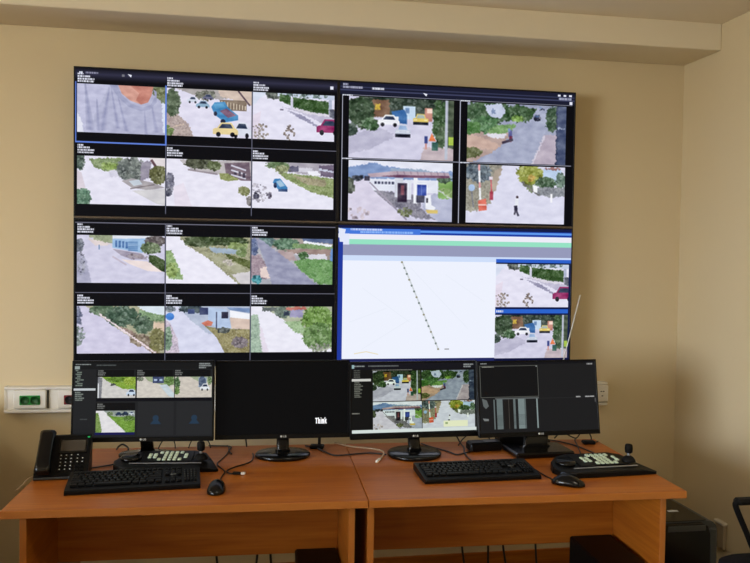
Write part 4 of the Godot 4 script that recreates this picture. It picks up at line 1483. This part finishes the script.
func keyboard(t: Node3D, w: float, d: float) -> void:
	# side profile: front lip, gentle slope up to the back
	var prof := PackedVector2Array([Vector2(0, 0), Vector2(0.001, 0.010), Vector2(-0.004, 0.014), Vector2(-0.028, 0.017), Vector2(-d + 0.006, 0.031), Vector2(-d, 0.028), Vector2(-d + 0.002, 0.006), Vector2(-d * 0.5, 0.0)])
	var place := Transform3D(Basis(Vector3(0, 0, 1), Vector3(0, 1, 0), Vector3(-1, 0, 0)), Vector3.ZERO)
	var s := Shape.new()
	s.prism(prof, -w / 2, w / 2, place)
	built("body", s, M.black, t)
	var slope := atan2(0.014, d - 0.034)
	var turn := Basis(Vector3.RIGHT, slope)
	var keys := Shape.new()
	var legends := Shape.new()
	var pitch := 0.019
	var put := func(x: float, row: float, kw: float, kd := 0.0155) -> void:
		var z := -0.036 - row * pitch
		var y := 0.0175 + (-z - 0.028) * tan(slope) + 0.003
		keys.box(Vector3(x, y, z), Vector3(kw - 0.0035, 0.008, kd), 0.0022, turn)
		if row > 0.5 and kw < 0.03:
			legends.box(Vector3(x - 0.003, y + 0.0039, z - 0.003), Vector3(0.0032, 0.0009, 0.0034), 0.0002, turn)
	var left := -w / 2 + 0.012
	var main := 15 * pitch
	for row in 5:
		var widths: Array = [[1.25, 1.25, 1.25, 6.25, 1.25, 1.25, 1.25, 1.25], [2.25, 1, 1, 1, 1, 1, 1, 1, 1, 1, 1, 2.75], [1.75, 1, 1, 1, 1, 1, 1, 1, 1, 1, 1, 1, 2.25], [1.5, 1, 1, 1, 1, 1, 1, 1, 1, 1, 1, 1, 1, 1.5], [1, 1, 1, 1, 1, 1, 1, 1, 1, 1, 1, 1, 1, 2]][row]
		var x := left
		for k in widths:
			put.call(x + k * pitch / 2, row, k * pitch)
			x += k * pitch
	var fx := left
	for i in 16:
		put.call(left + (i + 0.5) * (main / 16.0), 5.35, main / 16.0, 0.012)
	var nav := left + main + 0.006
	for c in 3:
		put.call(nav + (c + 0.5) * pitch, 0, pitch)
		if c == 1:
			put.call(nav + (c + 0.5) * pitch, 1, pitch)
		for r in [3, 4]:
			put.call(nav + (c + 0.5) * pitch, r, pitch)
		put.call(nav + (c + 0.5) * pitch, 5.35, pitch, 0.012)
	var num := nav + 3 * pitch + 0.005
	var nw := (w / 2 - 0.010 - num) / 4.0
	for r in 5:
		for c in 4:
			put.call(num + (c + 0.5) * nw, r, nw)
	var o := built("keycaps", keys, M.keys, t)
	o.set_meta("kind", "stuff")
	o = built("key_legends", legends, M.case, t)
	o.set_meta("kind", "stuff")
	s = Shape.new()
	s.lathe(Vector3(nav + 1.5 * pitch, 0.030, -0.036 - 2.0 * pitch), [[0.0, 0.0], [0.0105, 0.0], [0.0105, 0.0006], [0.0, 0.0007]], 18)
	built("emblem", s, M.case, t, "small round grey emblem")


func keyboards() -> void:
	var t := thing("keyboard", "black computer keyboard in front of the telephone and the first monitor", "keyboard", on_desk(0.356, 0.156), DESK_TURN + 0.102)
	keyboard(t, 0.418, 0.168)
	t = thing("keyboard", "black computer keyboard on the right-hand desk, beside the tilted mouse", "keyboard", on_desk(1.512, 0.166), DESK_TURN + 0.058)
	keyboard(t, 0.415, 0.168)


func camera_controllers() -> void:
	var info := [[0.422, 0.372, -0.05, "black camera control keyboard with white keys, half hidden behind the left keyboard", 0.165], [1.978, 0.183, 0.09, "black camera control keyboard with a joystick at the right end of the desks", 0.19]]
	for e in info:
		var t := thing("control_keyboard", e[3], "controller", on_desk(e[0], e[1]), DESK_TURN + e[2], "two camera control keyboards with joysticks")
		var d: float = e[4]
		var hw := 0.178
		var plan := PackedVector2Array()
		# outline seen from above, x to the right, y to the back; rounded wing at the left, pointed one at the right
		for p in [[-0.132, 0.0], [0.132, 0.0], [0.178, 0.003], [0.186, 0.012], [0.160, 0.55 * d], [0.132, 0.88 * d], [0.09, d], [-0.09, d], [-0.135, 0.9 * d], [-0.170, 0.68 * d], [-0.186, 0.42 * d], [-0.178, 0.18 * d], [-0.152, 0.04 * d]]:
			plan.append(Vector2(p[0], p[1]))
		var top := func(p: Vector2) -> float:
			return (0.020 + 0.017 * clampf(p.y / d, 0, 1)) * (1.0 - 0.55 * smoothstep(0.12, 0.185, p.x))
		var rings := []
		for lv in [[0.0, 0.97], [0.003, 1.0], [0.75, 1.0], [0.93, 0.985], [1.0, 0.95]]:
			var ring := PackedVector3Array()
			for p in plan:
				var c := Vector2(0, d * 0.5)
				var q: Vector2 = c + (p - c) * lv[1]
				ring.append(Vector3(q.x, top.call(p) * lv[0], -q.y))
			rings.append(ring)
		var s := Shape.new()
		s.loft(rings, false)
		built("body", s, M.black, t)
		var slope := atan2(0.017, d)
		var turn := Basis(Vector3.RIGHT, slope)
		var on := func(x: float, y: float, lift := 0.0) -> Vector3:
			return Vector3(x, 0.0202 + 0.017 * y / d + lift, -y)
		# key field
		s = Shape.new()
		s.box(on.call(0.0, d * 0.60, 0.001), Vector3(0.175, 0.004, d * 0.62), 0.001, turn)
		built("key_field", s, M.keys, t)
		s = Shape.new()
		s.box(on.call(0.0, d * 0.2, 0.0015), Vector3(0.25, 0.003, 0.006), 0.001, turn)
		built("silver_strip", s, M.silver, t, "thin silver strip in front of the keys")
		var cols := 8
		for c in cols:
			for r in 4:
				var shift := 0.012 if e[0] > 1.0 else 0.0
				if (c == 2 or c == 6) and r in [1, 2]:
					continue
				if (c < 2 or c == 7) and r in [0, 3]:
					continue
				s = Shape.new()
				s.box(on.call(-0.063 + shift + c * 0.018, d * (0.37 + 0.135 * r), 0.005), Vector3(0.0125, 0.006, d * 0.105), 0.002, turn)
				built("key", s, M.pale_key, t)
		# jog wheel at the left
		s = Shape.new()
		s.lathe(on.call(-0.128, d * 0.5, 0.0), [[0.0, 0.0], [0.036, 0.0], [0.036, 0.007], [0.031, 0.012], [0.0, 0.010]], 28, 1, 1, turn)
		built("jog_wheel", s, M.gloss, t)
		# joystick at the right
		var j: Vector3 = on.call(0.118, d * 0.46, 0.0)
		s = Shape.new()
		s.lathe(j, [[0.0, 0.0], [0.026, 0.0], [0.024, 0.006], [0.016, 0.016], [0.009, 0.020], [0.0, 0.020]], 24)
		built("joystick_boot", s, M.rubber, t)
		s = Shape.new()
		s.lathe(j, [[0.0, 0.016], [0.0055, 0.016], [0.0055, 0.034], [0.0, 0.034]], 12)
		built("joystick_shaft", s, M.silver, t)
		s = Shape.new()
		s.lathe(j, [[0.0, 0.029], [0.009, 0.029], [0.0135, 0.033], [0.0145, 0.046], [0.0135, 0.058], [0.010, 0.062], [0.0, 0.063]], 20)
		built("joystick_knob", s, M.rubber, t)


func mouse(t: Node3D, cord: Array) -> void:
	# -z is the front, where the cord leaves
	var s := Shape.new()
	var rings := []
	var n := 14
	for i in n + 1:
		var f := float(i) / n
		var z := lerpf(0.056, -0.056, f)
		var round_off := sqrt(maxf(0.03, 1.0 - pow(absf(f * 2 - 1), 3.2)))
		var w := 0.030 * lerpf(1.0, 0.9, f) * round_off
		var h := (0.014 + 0.018 * sin(PI * pow(1.0 - f, 0.8) * 0.92 + 0.1)) * lerpf(0.35, 1.0, round_off)
		var ring := PackedVector3Array()
		for j in 16:
			var a := PI * j / 15.0
			ring.append(Vector3(cos(a) * w * (1.0 - 0.1 * sin(a)), 0.002 + pow(sin(a), 0.75) * h, z))
		rings.append(ring)
	s.loft(rings)
	built("body", s, M.gloss, t)
	s = Shape.new()
	s.box(Vector3(0, 0.0222, -0.026), Vector3(0.0015, 0.004, 0.045), 0.0005, Basis(Vector3.RIGHT, -0.36))
	built("button_split", s, M.slot, t)
	s = Shape.new()
	s.lathe(Vector3(0, 0.0215, -0.03), [[0.0, -0.004], [0.008, -0.004], [0.009, -0.002], [0.009, 0.002], [0.008, 0.004], [0.0, 0.004]], 18, 1, 1, Basis(Vector3(0, 0, 1), PI / 2))
	built("wheel", s, M.rubber, t)
	s = Shape.new()
	var inv := t.transform.affine_inverse()
	var pts := [Vector3(0, 0.006, -0.052)]
	for c in cord:
		pts.append(inv * on_desk(c[0], c[1], c[2] if c.size() > 2 else DESK_Y + 0.0026))
	s.tube(pts, 0.0022, 8)
	built("cord", s, M.cord, t)


func mice() -> void:
	var t := thing("computer_mouse", "black computer mouse right of the left keyboard, on bare desk", "mouse", on_desk(0.617, 0.143), DESK_TURN - 0.06)
	mouse(t, [[0.626, 0.30], [0.632, 0.36], [0.608, 0.43], [0.600, 0.473], [0.613, 0.527], [0.628, 0.60], [0.632, 0.675], [0.624, 0.735]])
	t = thing("computer_mouse", "black computer mouse lying askew in front of the joystick controller", "mouse", on_desk(1.787, 0.104), DESK_TURN + 1.0)
	mouse(t, [[1.752, 0.170], [1.744, 0.215], [1.735, 0.30], [1.722, 0.40]])


func cable(called: String, label: String, r: float, mat: Material, pts: Array) -> Node3D:
	var s := Shape.new()
	var path := []
	for p in pts:
		path.append(on_desk(p[0], p[1], p[2] if p.size() > 2 else DESK_Y + r + 0.0006))
	s.tube(path, r, 8)
	return solo(called, s, mat, label, "cable")


func loose_things() -> void:
	# cable with a shiny plug lying right of the left mouse
	var t := thing("plug_cable", "thin dark cable with a bright metal plug, lying right of the left mouse", "cable", on_desk(0.66, 0.33), DESK_TURN)
	var inv := t.transform.affine_inverse()
	var s := Shape.new()
	var pts := []
	for p in [[0.725, 0.60], [0.728, 0.55], [0.722, 0.49], [0.70, 0.45], [0.665, 0.413], [0.640, 0.368], [0.648, 0.335], [0.664, 0.328]]:
		pts.append(inv * on_desk(p[0], p[1], DESK_Y + 0.0032))
	s.tube(pts, 0.0026, 8)
	built("cord", s, M.cord, t)
	var a: Vector3 = inv * on_desk(0.660, 0.329, DESK_Y + 0.0055)
	var b: Vector3 = inv * on_desk(0.690, 0.322, DESK_Y + 0.0055)
	var dir := (b - a).normalized()
	var turn := Basis(dir, Vector3.UP, dir.cross(Vector3.UP))
	s = Shape.new()
	s.box((a + b) / 2, Vector3(0.030, 0.0095, 0.012), 0.003, turn)
	built("plug_body", s, M.rubber, t)
	s = Shape.new()
	s.box(b + dir * 0.007, Vector3(0.014, 0.0075, 0.0095), 0.0008, turn)
	built("plug_tip", s, M.white, t, "bright plug tip")
	# cables between the second and third monitor
	cable("black_cable", "black cable crossing the joint between the two desks", 0.0032, M.cord, [[0.93, 0.70], [0.97, 0.664], [1.001, 0.598], [1.031, 0.545], [1.073, 0.545], [1.125, 0.560], [1.165, 0.566], [1.20, 0.556], [1.230, 0.536]])
	t = thing("cream_cable", "pale cable with a white plug between the second and third monitors", "cable", on_desk(1.15, 0.6), DESK_TURN)
	inv = t.transform.affine_inverse()
	s = Shape.new()
	pts = []
	for p in [[1.05, 0.735], [1.071, 0.715], [1.114, 0.668], [1.163, 0.616], [1.204, 0.585], [1.222, 0.55], [1.215, 0.505], [1.203, 0.485], [1.196, 0.47]]:
		pts.append(inv * on_desk(p[0], p[1], DESK_Y + 0.0115 if p[1] < 0.64 and p[1] > 0.5 else DESK_Y + 0.0042))
	s.tube(pts, 0.0034, 8)
	built("cord", s, M.cream_cord, t)
	a = inv * on_desk(1.197, 0.472, DESK_Y + 0.0055)
	b = inv * on_desk(1.177, 0.424, DESK_Y + 0.0055)
	dir = (b - a).normalized()
	s = Shape.new()
	s.box((a + b) / 2, Vector3(0.044, 0.0095, 0.012), 0.003, Basis(dir, Vector3.UP, dir.cross(Vector3.UP)))
	built("plug", s, M.white, t, "white plug")
	cable("black_cable", "black cable running from the third monitor's foot towards the dark power adapter", 0.003, M.cord, [[1.40, 0.70], [1.43, 0.64], [1.458, 0.60], [1.486, 0.553], [1.503, 0.515], [1.541, 0.538], [1.60, 0.575], [1.66, 0.60]])
	cable("black_cable", "black cable looping over the desk left of the fourth monitor's foot", 0.003, M.cord, [[1.50, 0.76, 0.79], [1.535, 0.73, 0.80], [1.56, 0.69, 0.757], [1.558, 0.62], [1.54, 0.54], [1.535, 0.44], [1.55, 0.37]])
	cable("black_cable", "thin black cable arching under the fourth monitor's left half", 0.0026, M.cord, [[1.545, 0.66], [1.575, 0.69, 0.775], [1.62, 0.71, 0.795], [1.67, 0.70, 0.785], [1.69, 0.66]])
	cable("black_cable", "black cable hanging in loops right of the fourth monitor's foot", 0.0028, M.cord, [[1.965, 0.70, 0.765], [2.00, 0.705, 0.790], [2.035, 0.70, 0.772], [2.06, 0.695, 0.766], [2.085, 0.70, 0.792], [2.112, 0.70, 0.788], [2.122, 0.69, 0.768], [2.112, 0.672, 0.7575]])
	cable("black_cable", "black cable running forward to the joystick controller's back edge, with a small loop", 0.0028, M.cord, [[1.94, 0.73], [1.958, 0.715], [1.989, 0.68], [2.022, 0.62], [2.045, 0.52], [2.05, 0.465], [2.032, 0.43], [2.026, 0.395], [2.02, 0.365]])
	cable("black_cable", "black cable crossing another one behind the joystick controller", 0.0028, M.cord, [[2.075, 0.735], [2.05, 0.69, 0.758], [2.018, 0.59, 0.764], [1.985, 0.47, 0.758], [1.955, 0.365]])
	cable("black_cable", "thin black cable behind the foot of the second monitor", 0.0026, M.cord, [[0.55, 0.735], [0.585, 0.728], [0.625, 0.722], [0.64, 0.70], [0.634, 0.65], [0.645, 0.60]])
	cable("black_cable", "black cable bent up behind the telephone, left of the first monitor's foot", 0.0028, M.cord, [[0.10, 0.42], [0.19, 0.455], [0.26, 0.50]])
	cable("black_cable", "short dark cable loop lying behind the telephone under the first monitor", 0.0034, M.cord, [[0.205, 0.70], [0.21, 0.715, 0.762], [0.225, 0.72, 0.768], [0.245, 0.71, 0.758], [0.25, 0.69]])
	cable("black_cable", "thin cable arch behind the left control keyboard's white keys", 0.0022, M.cord, [[0.36, 0.70], [0.375, 0.715, 0.78], [0.40, 0.72, 0.80], [0.42, 0.715, 0.775], [0.425, 0.70]])
	cable("black_cable", "thin cable arch behind the left control keyboard's joystick", 0.0022, M.cord, [[0.475, 0.70], [0.49, 0.715, 0.785], [0.52, 0.72, 0.795], [0.55, 0.715, 0.775], [0.56, 0.70]])
	cable("monitor_lead", "short straight lead hanging down behind the second monitor's left half", 0.003, M.cord, [[0.695, 0.69, 0.85], [0.695, 0.70, 0.80], [0.70, 0.705]])
	cable("monitor_lead", "thick lead hanging down behind the second monitor's right end", 0.006, M.cord, [[0.985, 0.67, 0.85], [0.985, 0.68, 0.80], [0.985, 0.69, 0.757]])
	# power adapters and boxes
	s = Shape.new()
	s.box(Vector3.ZERO, Vector3(0.056, 0.014, 0.034), 0.004)
	var o := solo("power_adapter", s, M.black, "flat black power adapter on the desk below the second monitor's right end", "adapter")
	o.position = on_desk(0.975, 0.672, DESK_Y + 0.0075)
	o.rotation.y = DESK_TURN - 0.2
	t = thing("power_adapter", "black power adapter left of the rightmost monitor's foot, with a cable joint", "adapter", on_desk(1.632, 0.59), DESK_TURN + 0.12)
	s = Shape.new()
	s.box(Vector3(0, 0.0185, 0), Vector3(0.135, 0.036, 0.06), 0.007)
	built("body", s, M.black, t)
	s = Shape.new()
	s.box(Vector3(0.02, 0.0372, 0.008), Vector3(0.05, 0.001, 0.03), 0.0003)
	built("rating_label", s, M.case, t)
	t = thing("power_adapter", "small dark adapter at the back right of the desks, beside the wall", "adapter", on_desk(2.095, 0.655), DESK_TURN - 0.1)
	s = Shape.new()
	s.box(Vector3(0, 0.0075, 0), Vector3(0.052, 0.014, 0.032), 0.004)
	built("body", s, M.rubber, t)
	s = Shape.new()
	s.tube([Vector3(0.024, 0.008, 0), Vector3(0.04, 0.006, -0.01), Vector3(0.05, 0.0045, -0.03)], 0.0024)
	built("lead", s, M.cord, t)
	t = thing("radio_box", "black box standing behind the foot of the rightmost monitor", "box", on_desk(1.795, 0.675), DESK_TURN + 0.06)
	s = Shape.new()
	s.box(Vector3(0, 0.046, 0), Vector3(0.17, 0.084, 0.07), 0.006)
	built("case", s, M.black, t)
	for x in [-0.07, 0.07]:
		for z in [-0.024, 0.024]:
			s = Shape.new()
			s.lathe(Vector3(x, 0, z), [[0.0, 0.0], [0.008, 0.0], [0.008, 0.0045], [0.0, 0.0045]], 10)
			built("rubber_foot", s, M.rubber, t)
	# whip antenna behind the rightmost monitor
	t = thing("antenna", "thin pale whip antenna slanting up behind the rightmost monitor, against the video wall", "antenna", ANT_FOOT)
	s = Shape.new()
	s.lathe(Vector3.ZERO, [[0.0, 0.0], [0.028, 0.0], [0.029, 0.006], [0.02, 0.014], [0.009, 0.022], [0.0, 0.024]], 20)
	built("magnet_base", s, M.rubber, t)
	s = Shape.new()
	var lean := ANT_TIP - ANT_FOOT
	s.lathe(Vector3(0, 0.02, 0), [[0.0, 0.0], [0.0034, 0.0], [0.0032, 0.25 * lean.length()], [0.0022, 0.7 * lean.length()], [0.0016, lean.length() - 0.02], [0.0, lean.length() - 0.019]], 10, 1, 1, Basis(Quaternion(Vector3.UP, lean.normalized())))
	built("rod", s, M.label, t)
	# outlet box on the right-hand wall
	t = thing("wall_outlet", "small pale outlet box low on the right wall, beside the black tower", "outlet", Vector3(RIGHT_X, 0.205, 0.42))
	s = Shape.new()
	s.box(Vector3(-0.009, 0.058, 0), Vector3(0.018, 0.116, 0.07), 0.004)
	built("box", s, M.beige, t)
	s = Shape.new()
	s.box(Vector3(-0.012, 0.118, 0), Vector3(0.024, 0.012, 0.076), 0.003)
	built("lid", s, M.ivory, t)


func tower(t: Node3D, w: float, h: float, d: float) -> void:
	# base at the middle of the front foot edge, depth goes to -z
	var s := Shape.new()
	s.box(Vector3(0, h / 2 + 0.005, -d / 2 - 0.012), Vector3(w, h - 0.01, d - 0.024), 0.006)
	built("case", s, M.black, t)
	s = Shape.new()
	s.box(Vector3(0, h / 2 + 0.003, -0.008), Vector3(w * 0.99, h - 0.006, 0.022), 0.008)
	var f := built("front_panel", s, M.gloss, t)
	s = Shape.new()
	s.box(Vector3(0, h * 0.86, 0.004), Vector3(w * 0.82, 0.04, 0.004), 0.0015)
	built("drive_door", s, M.black, f)
	s = Shape.new()
	s.lathe(Vector3(0, h * 0.7, 0.003), [[0.0, 0.0], [0.011, 0.0], [0.011, 0.002], [0.0, 0.003]], 20, 1, 1, Basis(Vector3.RIGHT, PI / 2))
	built("power_button", s, M.silver, f)


func towers() -> void:
	var t := thing("computer_tower", "black computer tower under the left desk, against its right side panel", "computer", on_desk(0.955, 0.03, 0), DESK_TURN)
	tower(t, 0.150, 0.468, 0.335)
	t = thing("computer_tower", "black computer tower under the right desk, against its right side panel", "computer", on_desk(1.985, 0.03, 0), DESK_TURN)
	tower(t, 0.165, 0.478, 0.335)
	# the tower that stands between the desk and the right-hand wall
	t = thing("computer_tower", "black tower with silver sides standing between the right desk and the wall", "computer", Vector3(1.395, 0, 0.70), 0.0)
	var w := 0.285
	var h := 0.435
	var d := 0.36
	var s := Shape.new()
	var hood := PackedVector2Array([Vector2(-w / 2, 0.012), Vector2(w / 2, 0.012), Vector2(w / 2, h - 0.04), Vector2(w / 2 - 0.006, h - 0.02), Vector2(w / 2 - 0.02, h - 0.006), Vector2(w / 2 - 0.04, h), Vector2(-w / 2 + 0.04, h), Vector2(-w / 2 + 0.02, h - 0.006), Vector2(-w / 2 + 0.006, h - 0.02), Vector2(-w / 2, h - 0.04)])
	s.prism(hood, -d, -0.006)
	built("case", s, M.case, t, "grey case sides")
	s = Shape.new()
	s.box(Vector3(-0.02, h + 0.001, -d / 2), Vector3(w - 0.055, 0.004, d - 0.02), 0.0015)
	built("top_panel", s, M.gloss, t, "glossy black top")
	s = Shape.new()
	var plate := PackedVector2Array()
	for p in [[-0.138, 0.02], [0.094, 0.02], [0.102, 0.2], [0.099, h - 0.05], [0.088, h - 0.016], [0.066, h - 0.004], [-0.10, h - 0.004], [-0.138, h - 0.02]]:
		plate.append(Vector2(p[0], p[1]))
	s.prism(plate, -0.006, 0.012)
	built("front_panel", s, M.gloss, t, "glossy black front")
	s = Shape.new()
	s.box(Vector3(0.121, h / 2, -0.004), Vector3(0.034, h - 0.06, 0.016), 0.006)
	built("front_trim", s, M.case, t, "grey strip at the right of the front")
	s = Shape.new()
	s.box(Vector3(-0.006, h - 0.022, 0.0115), Vector3(0.17, 0.024, 0.004), 0.0015)
	built("drive_door", s, M.case, t, "dull grey band under the top edge")
	s = Shape.new()
	s.box(Vector3(0.014, h + 0.0035, -0.13), Vector3(0.046, 0.002, 0.016), 0.0006)
	built("badge", s, M.label, t, "small pale badge on top")
	s = Shape.new()
	s.box(Vector3(0.045, 0.235, 0.0125), Vector3(0.05, 0.006, 0.002), 0.0006)
	built("front_badge", s, M.case, t)
	# cables hanging behind the desks' modesty panels
	var n := 0
	for e in [[0.60, "dark cable hanging below the left desk's modesty panel, leftmost of three", 0.06], [0.74, "dark cable hanging below the left desk's modesty panel, middle of three", -0.04], [0.80, "dark cable hanging below the left desk's modesty panel, beside the tower", 0.03], [1.56, "dark cable slanting below the right desk's modesty panel, farthest from the tower", 0.05], [1.66, "dark cable hanging straight below the right desk's modesty panel", 0.0], [1.73, "dark cable slanting below the right desk's modesty panel, leaning towards the tower", 0.06], [1.86, "dark cable hanging below the right desk's modesty panel, nearest the tower", 0.02]]:
		cable("hanging_cable", e[1], 0.0045, M.cord, [[e[0] - e[2] * 0.5, 0.62, 0.60], [e[0] - e[2] * 0.1, 0.60, 0.34], [e[0] + e[2] * 0.6, 0.58, 0.12], [e[0] + e[2] * 0.9, 0.52, 0.006], [e[0] + e[2], 0.45, 0.006]])


func chair() -> void:
	# an office chair at the right, turned towards the left; most of it lies outside the frame
	var t := thing("office_chair", "black office chair at the right edge, with an open loop armrest", "chair", Vector3(1.45, 0, 1.36), 0.0)
	# front of the chair is -x
	var s := Shape.new()
	var rings := []
	for e in [[0.430, 0.80], [0.436, 0.97], [0.455, 1.0], [0.478, 0.985], [0.490, 0.9], [0.494, 0.7]]:
		rings.append(ring_of(round_rect(0.46 * e[1], 0.42 * e[1], 0.09 * e[1], 6), Transform3D(Basis(Vector3.RIGHT, PI / 2), Vector3(-0.03, e[0], 0))))
	s.loft(rings)
	built("seat", s, M.fabric, t)
	rings = []
	for e in [[-0.022, 0.88], [-0.014, 0.98], [0.0, 1.0], [0.016, 0.98], [0.026, 0.86]]:
		rings.append(ring_of(round_rect(0.40 * e[1], 0.42 * e[1], 0.09, 6), Transform3D(Basis(Vector3(0, 0, 1), Vector3(0.12, 1, 0).normalized(), Vector3(1, -0.12, 0).normalized()), Vector3(0.235 + e[0], 0.78, 0))))
	s = Shape.new()
	s.loft(rings)
	built("backrest", s, M.fabric, t)
	s = Shape.new()
	s.tube([Vector3(0.08, 0.43, 0), Vector3(0.2, 0.44, 0), Vector3(0.245, 0.52, 0), Vector3(0.26, 0.70, 0)], 0.018, 10)
	built("back_bar", s, M.rubber, t)
	for sz in [-1, 1]:
		var z: float = sz * 0.235
		var y := 0.655
		s = Shape.new()
		var loop := [Vector3(0.04, 0.430, z * 0.8), Vector3(-0.02, 0.432, z * 0.95), Vector3(-0.052, 0.47, z), Vector3(-0.086, 0.54, z), Vector3(-0.120, 0.61, z), Vector3(-0.134, y - 0.012, z), Vector3(-0.132, y, z), Vector3(-0.12, y + 0.003, z), Vector3(-0.06, y + 0.003, z), Vector3(0.02, y + 0.002, z), Vector3(0.10, y, z), Vector3(0.118, y - 0.012, z), Vector3(0.11, 0.59, z), Vector3(0.085, 0.50, z), Vector3(0.05, 0.435, z * 0.95)]
		s.tube(loop, 0.0105, 10)
		var arm := built("armrest", s, M.rubber, t)
		s = Shape.new()
		s.box(Vector3(-0.01, y + 0.004, z), Vector3(0.25, 0.022, 0.042), 0.008)
		built("arm_pad", s, M.rubber, arm)
	s = Shape.new()
	s.lathe(Vector3.ZERO, [[0.0, 0.075], [0.03, 0.075], [0.03, 0.26], [0.018, 0.27], [0.018, 0.43], [0.0, 0.43]], 16)
	built("gas_column", s, M.rubber, t)
	for i in 5:
		var a := TAU * i / 5 + 0.3
		var dir := Vector3(cos(a), 0, sin(a))
		s = Shape.new()
		s.tube([Vector3(0, 0.10, 0), dir * 0.14 + Vector3(0, 0.092, 0), dir * 0.25 + Vector3(0, 0.066, 0)], 0.018, 8)
		var leg := built("leg", s, M.rubber, t)
		s = Shape.new()
		s.lathe(dir * 0.25 + Vector3(0, 0.027, 0), [[0.0, -0.02], [0.024, -0.02], [0.027, -0.016], [0.027, 0.016], [0.024, 0.02], [0.0, 0.02]], 16, 1, 1, Basis(dir.cross(Vector3.UP), dir, Vector3.UP) * Basis(Vector3.RIGHT, 0.0))
		built("caster", s, M.slot, leg)


func added_cabinets() -> void:
	# unseen low cabinets, added to keep the window's light off the lower walls
	for i in 3:
		var t := thing("added_cabinet", ["added low beige cabinet nearest the video wall, out of view, shading the lower wall", "added low beige cabinet in the middle of the row, out of view, shading the lower wall", "added low beige cabinet farthest from the video wall, out of view, shading the lower wall"][i], "cabinet", Vector3(-1.9, 0, 0.55 + i * 0.98), PI / 2, "low cabinets added at the left for shade")
		var s := Shape.new()
		s.box(Vector3(0, 0.45, 0), Vector3(0.96, 0.84, 0.44), 0.003)
		s.box(Vector3(0, 0.015, 0), Vector3(0.90, 0.03, 0.40), 0.002)
		built("body", s, M.ivory, t)
		s = Shape.new()
		s.box(Vector3(0, 0.885, 0), Vector3(0.97, 0.028, 0.46), 0.003)
		built("top_board", s, M.wood, t)
		for e in [-1, 1]:
			s = Shape.new()
			s.box(Vector3(e * 0.24, 0.45, 0.228), Vector3(0.47, 0.82, 0.016), 0.003)
			var d := built("door", s, M.ivory, t)
			s = Shape.new()
			s.box(Vector3(e * 0.05, 0.48, 0.248), Vector3(0.012, 0.12, 0.02), 0.004)
			built("handle", s, M.silver, d)


func added_lamps() -> void:
	# two unseen ceiling panels added to brighten the desktops and walls from above
	for i in 2:
		var at: Vector3 = [Vector3(-3.5, CEILING_Y, 1.5), Vector3(0.6, CEILING_Y, 2.6)][i]
		var t := thing("added_lamp", ["added square ceiling lamp at the left, fill light from out of view", "added square ceiling lamp over the middle of the room, fill light from out of view"][i], "lamp", at, 0.0, "ceiling lamps added for fill light")
		var s := Shape.new()
		s.box(Vector3(0, -0.006, 0.305), Vector3(0.64, 0.012, 0.03), 0.003)
		s.box(Vector3(0, -0.006, -0.305), Vector3(0.64, 0.012, 0.03), 0.003)
		s.box(Vector3(0.305, -0.006, 0), Vector3(0.03, 0.012, 0.58), 0.003)
		s.box(Vector3(-0.305, -0.006, 0), Vector3(0.03, 0.012, 0.58), 0.003)
		built("frame", s, M.white, t)
		s = Shape.new()
		s.box(Vector3(0, -0.004, 0), Vector3(0.58, 0.006, 0.58), 0.001)
		built("added_diffuser", s, M.added_diffuser, t)
		var l := AreaLight3D.new()
		l.name = "fill_light"
		l.area_size = Vector2(0.56, 0.56)
		l.area_normalize_energy = true
		l.light_energy = [2.6, 1.3][i]
		l.light_color = Color(1.0, 0.95, 0.86)
		l.shadow_enabled = true
		l.area_range = 12.0
		l.area_attenuation = 2.0
		t.add_child(l)
		l.position = Vector3(0, -0.016, 0)
		l.rotation.x = -PI / 2
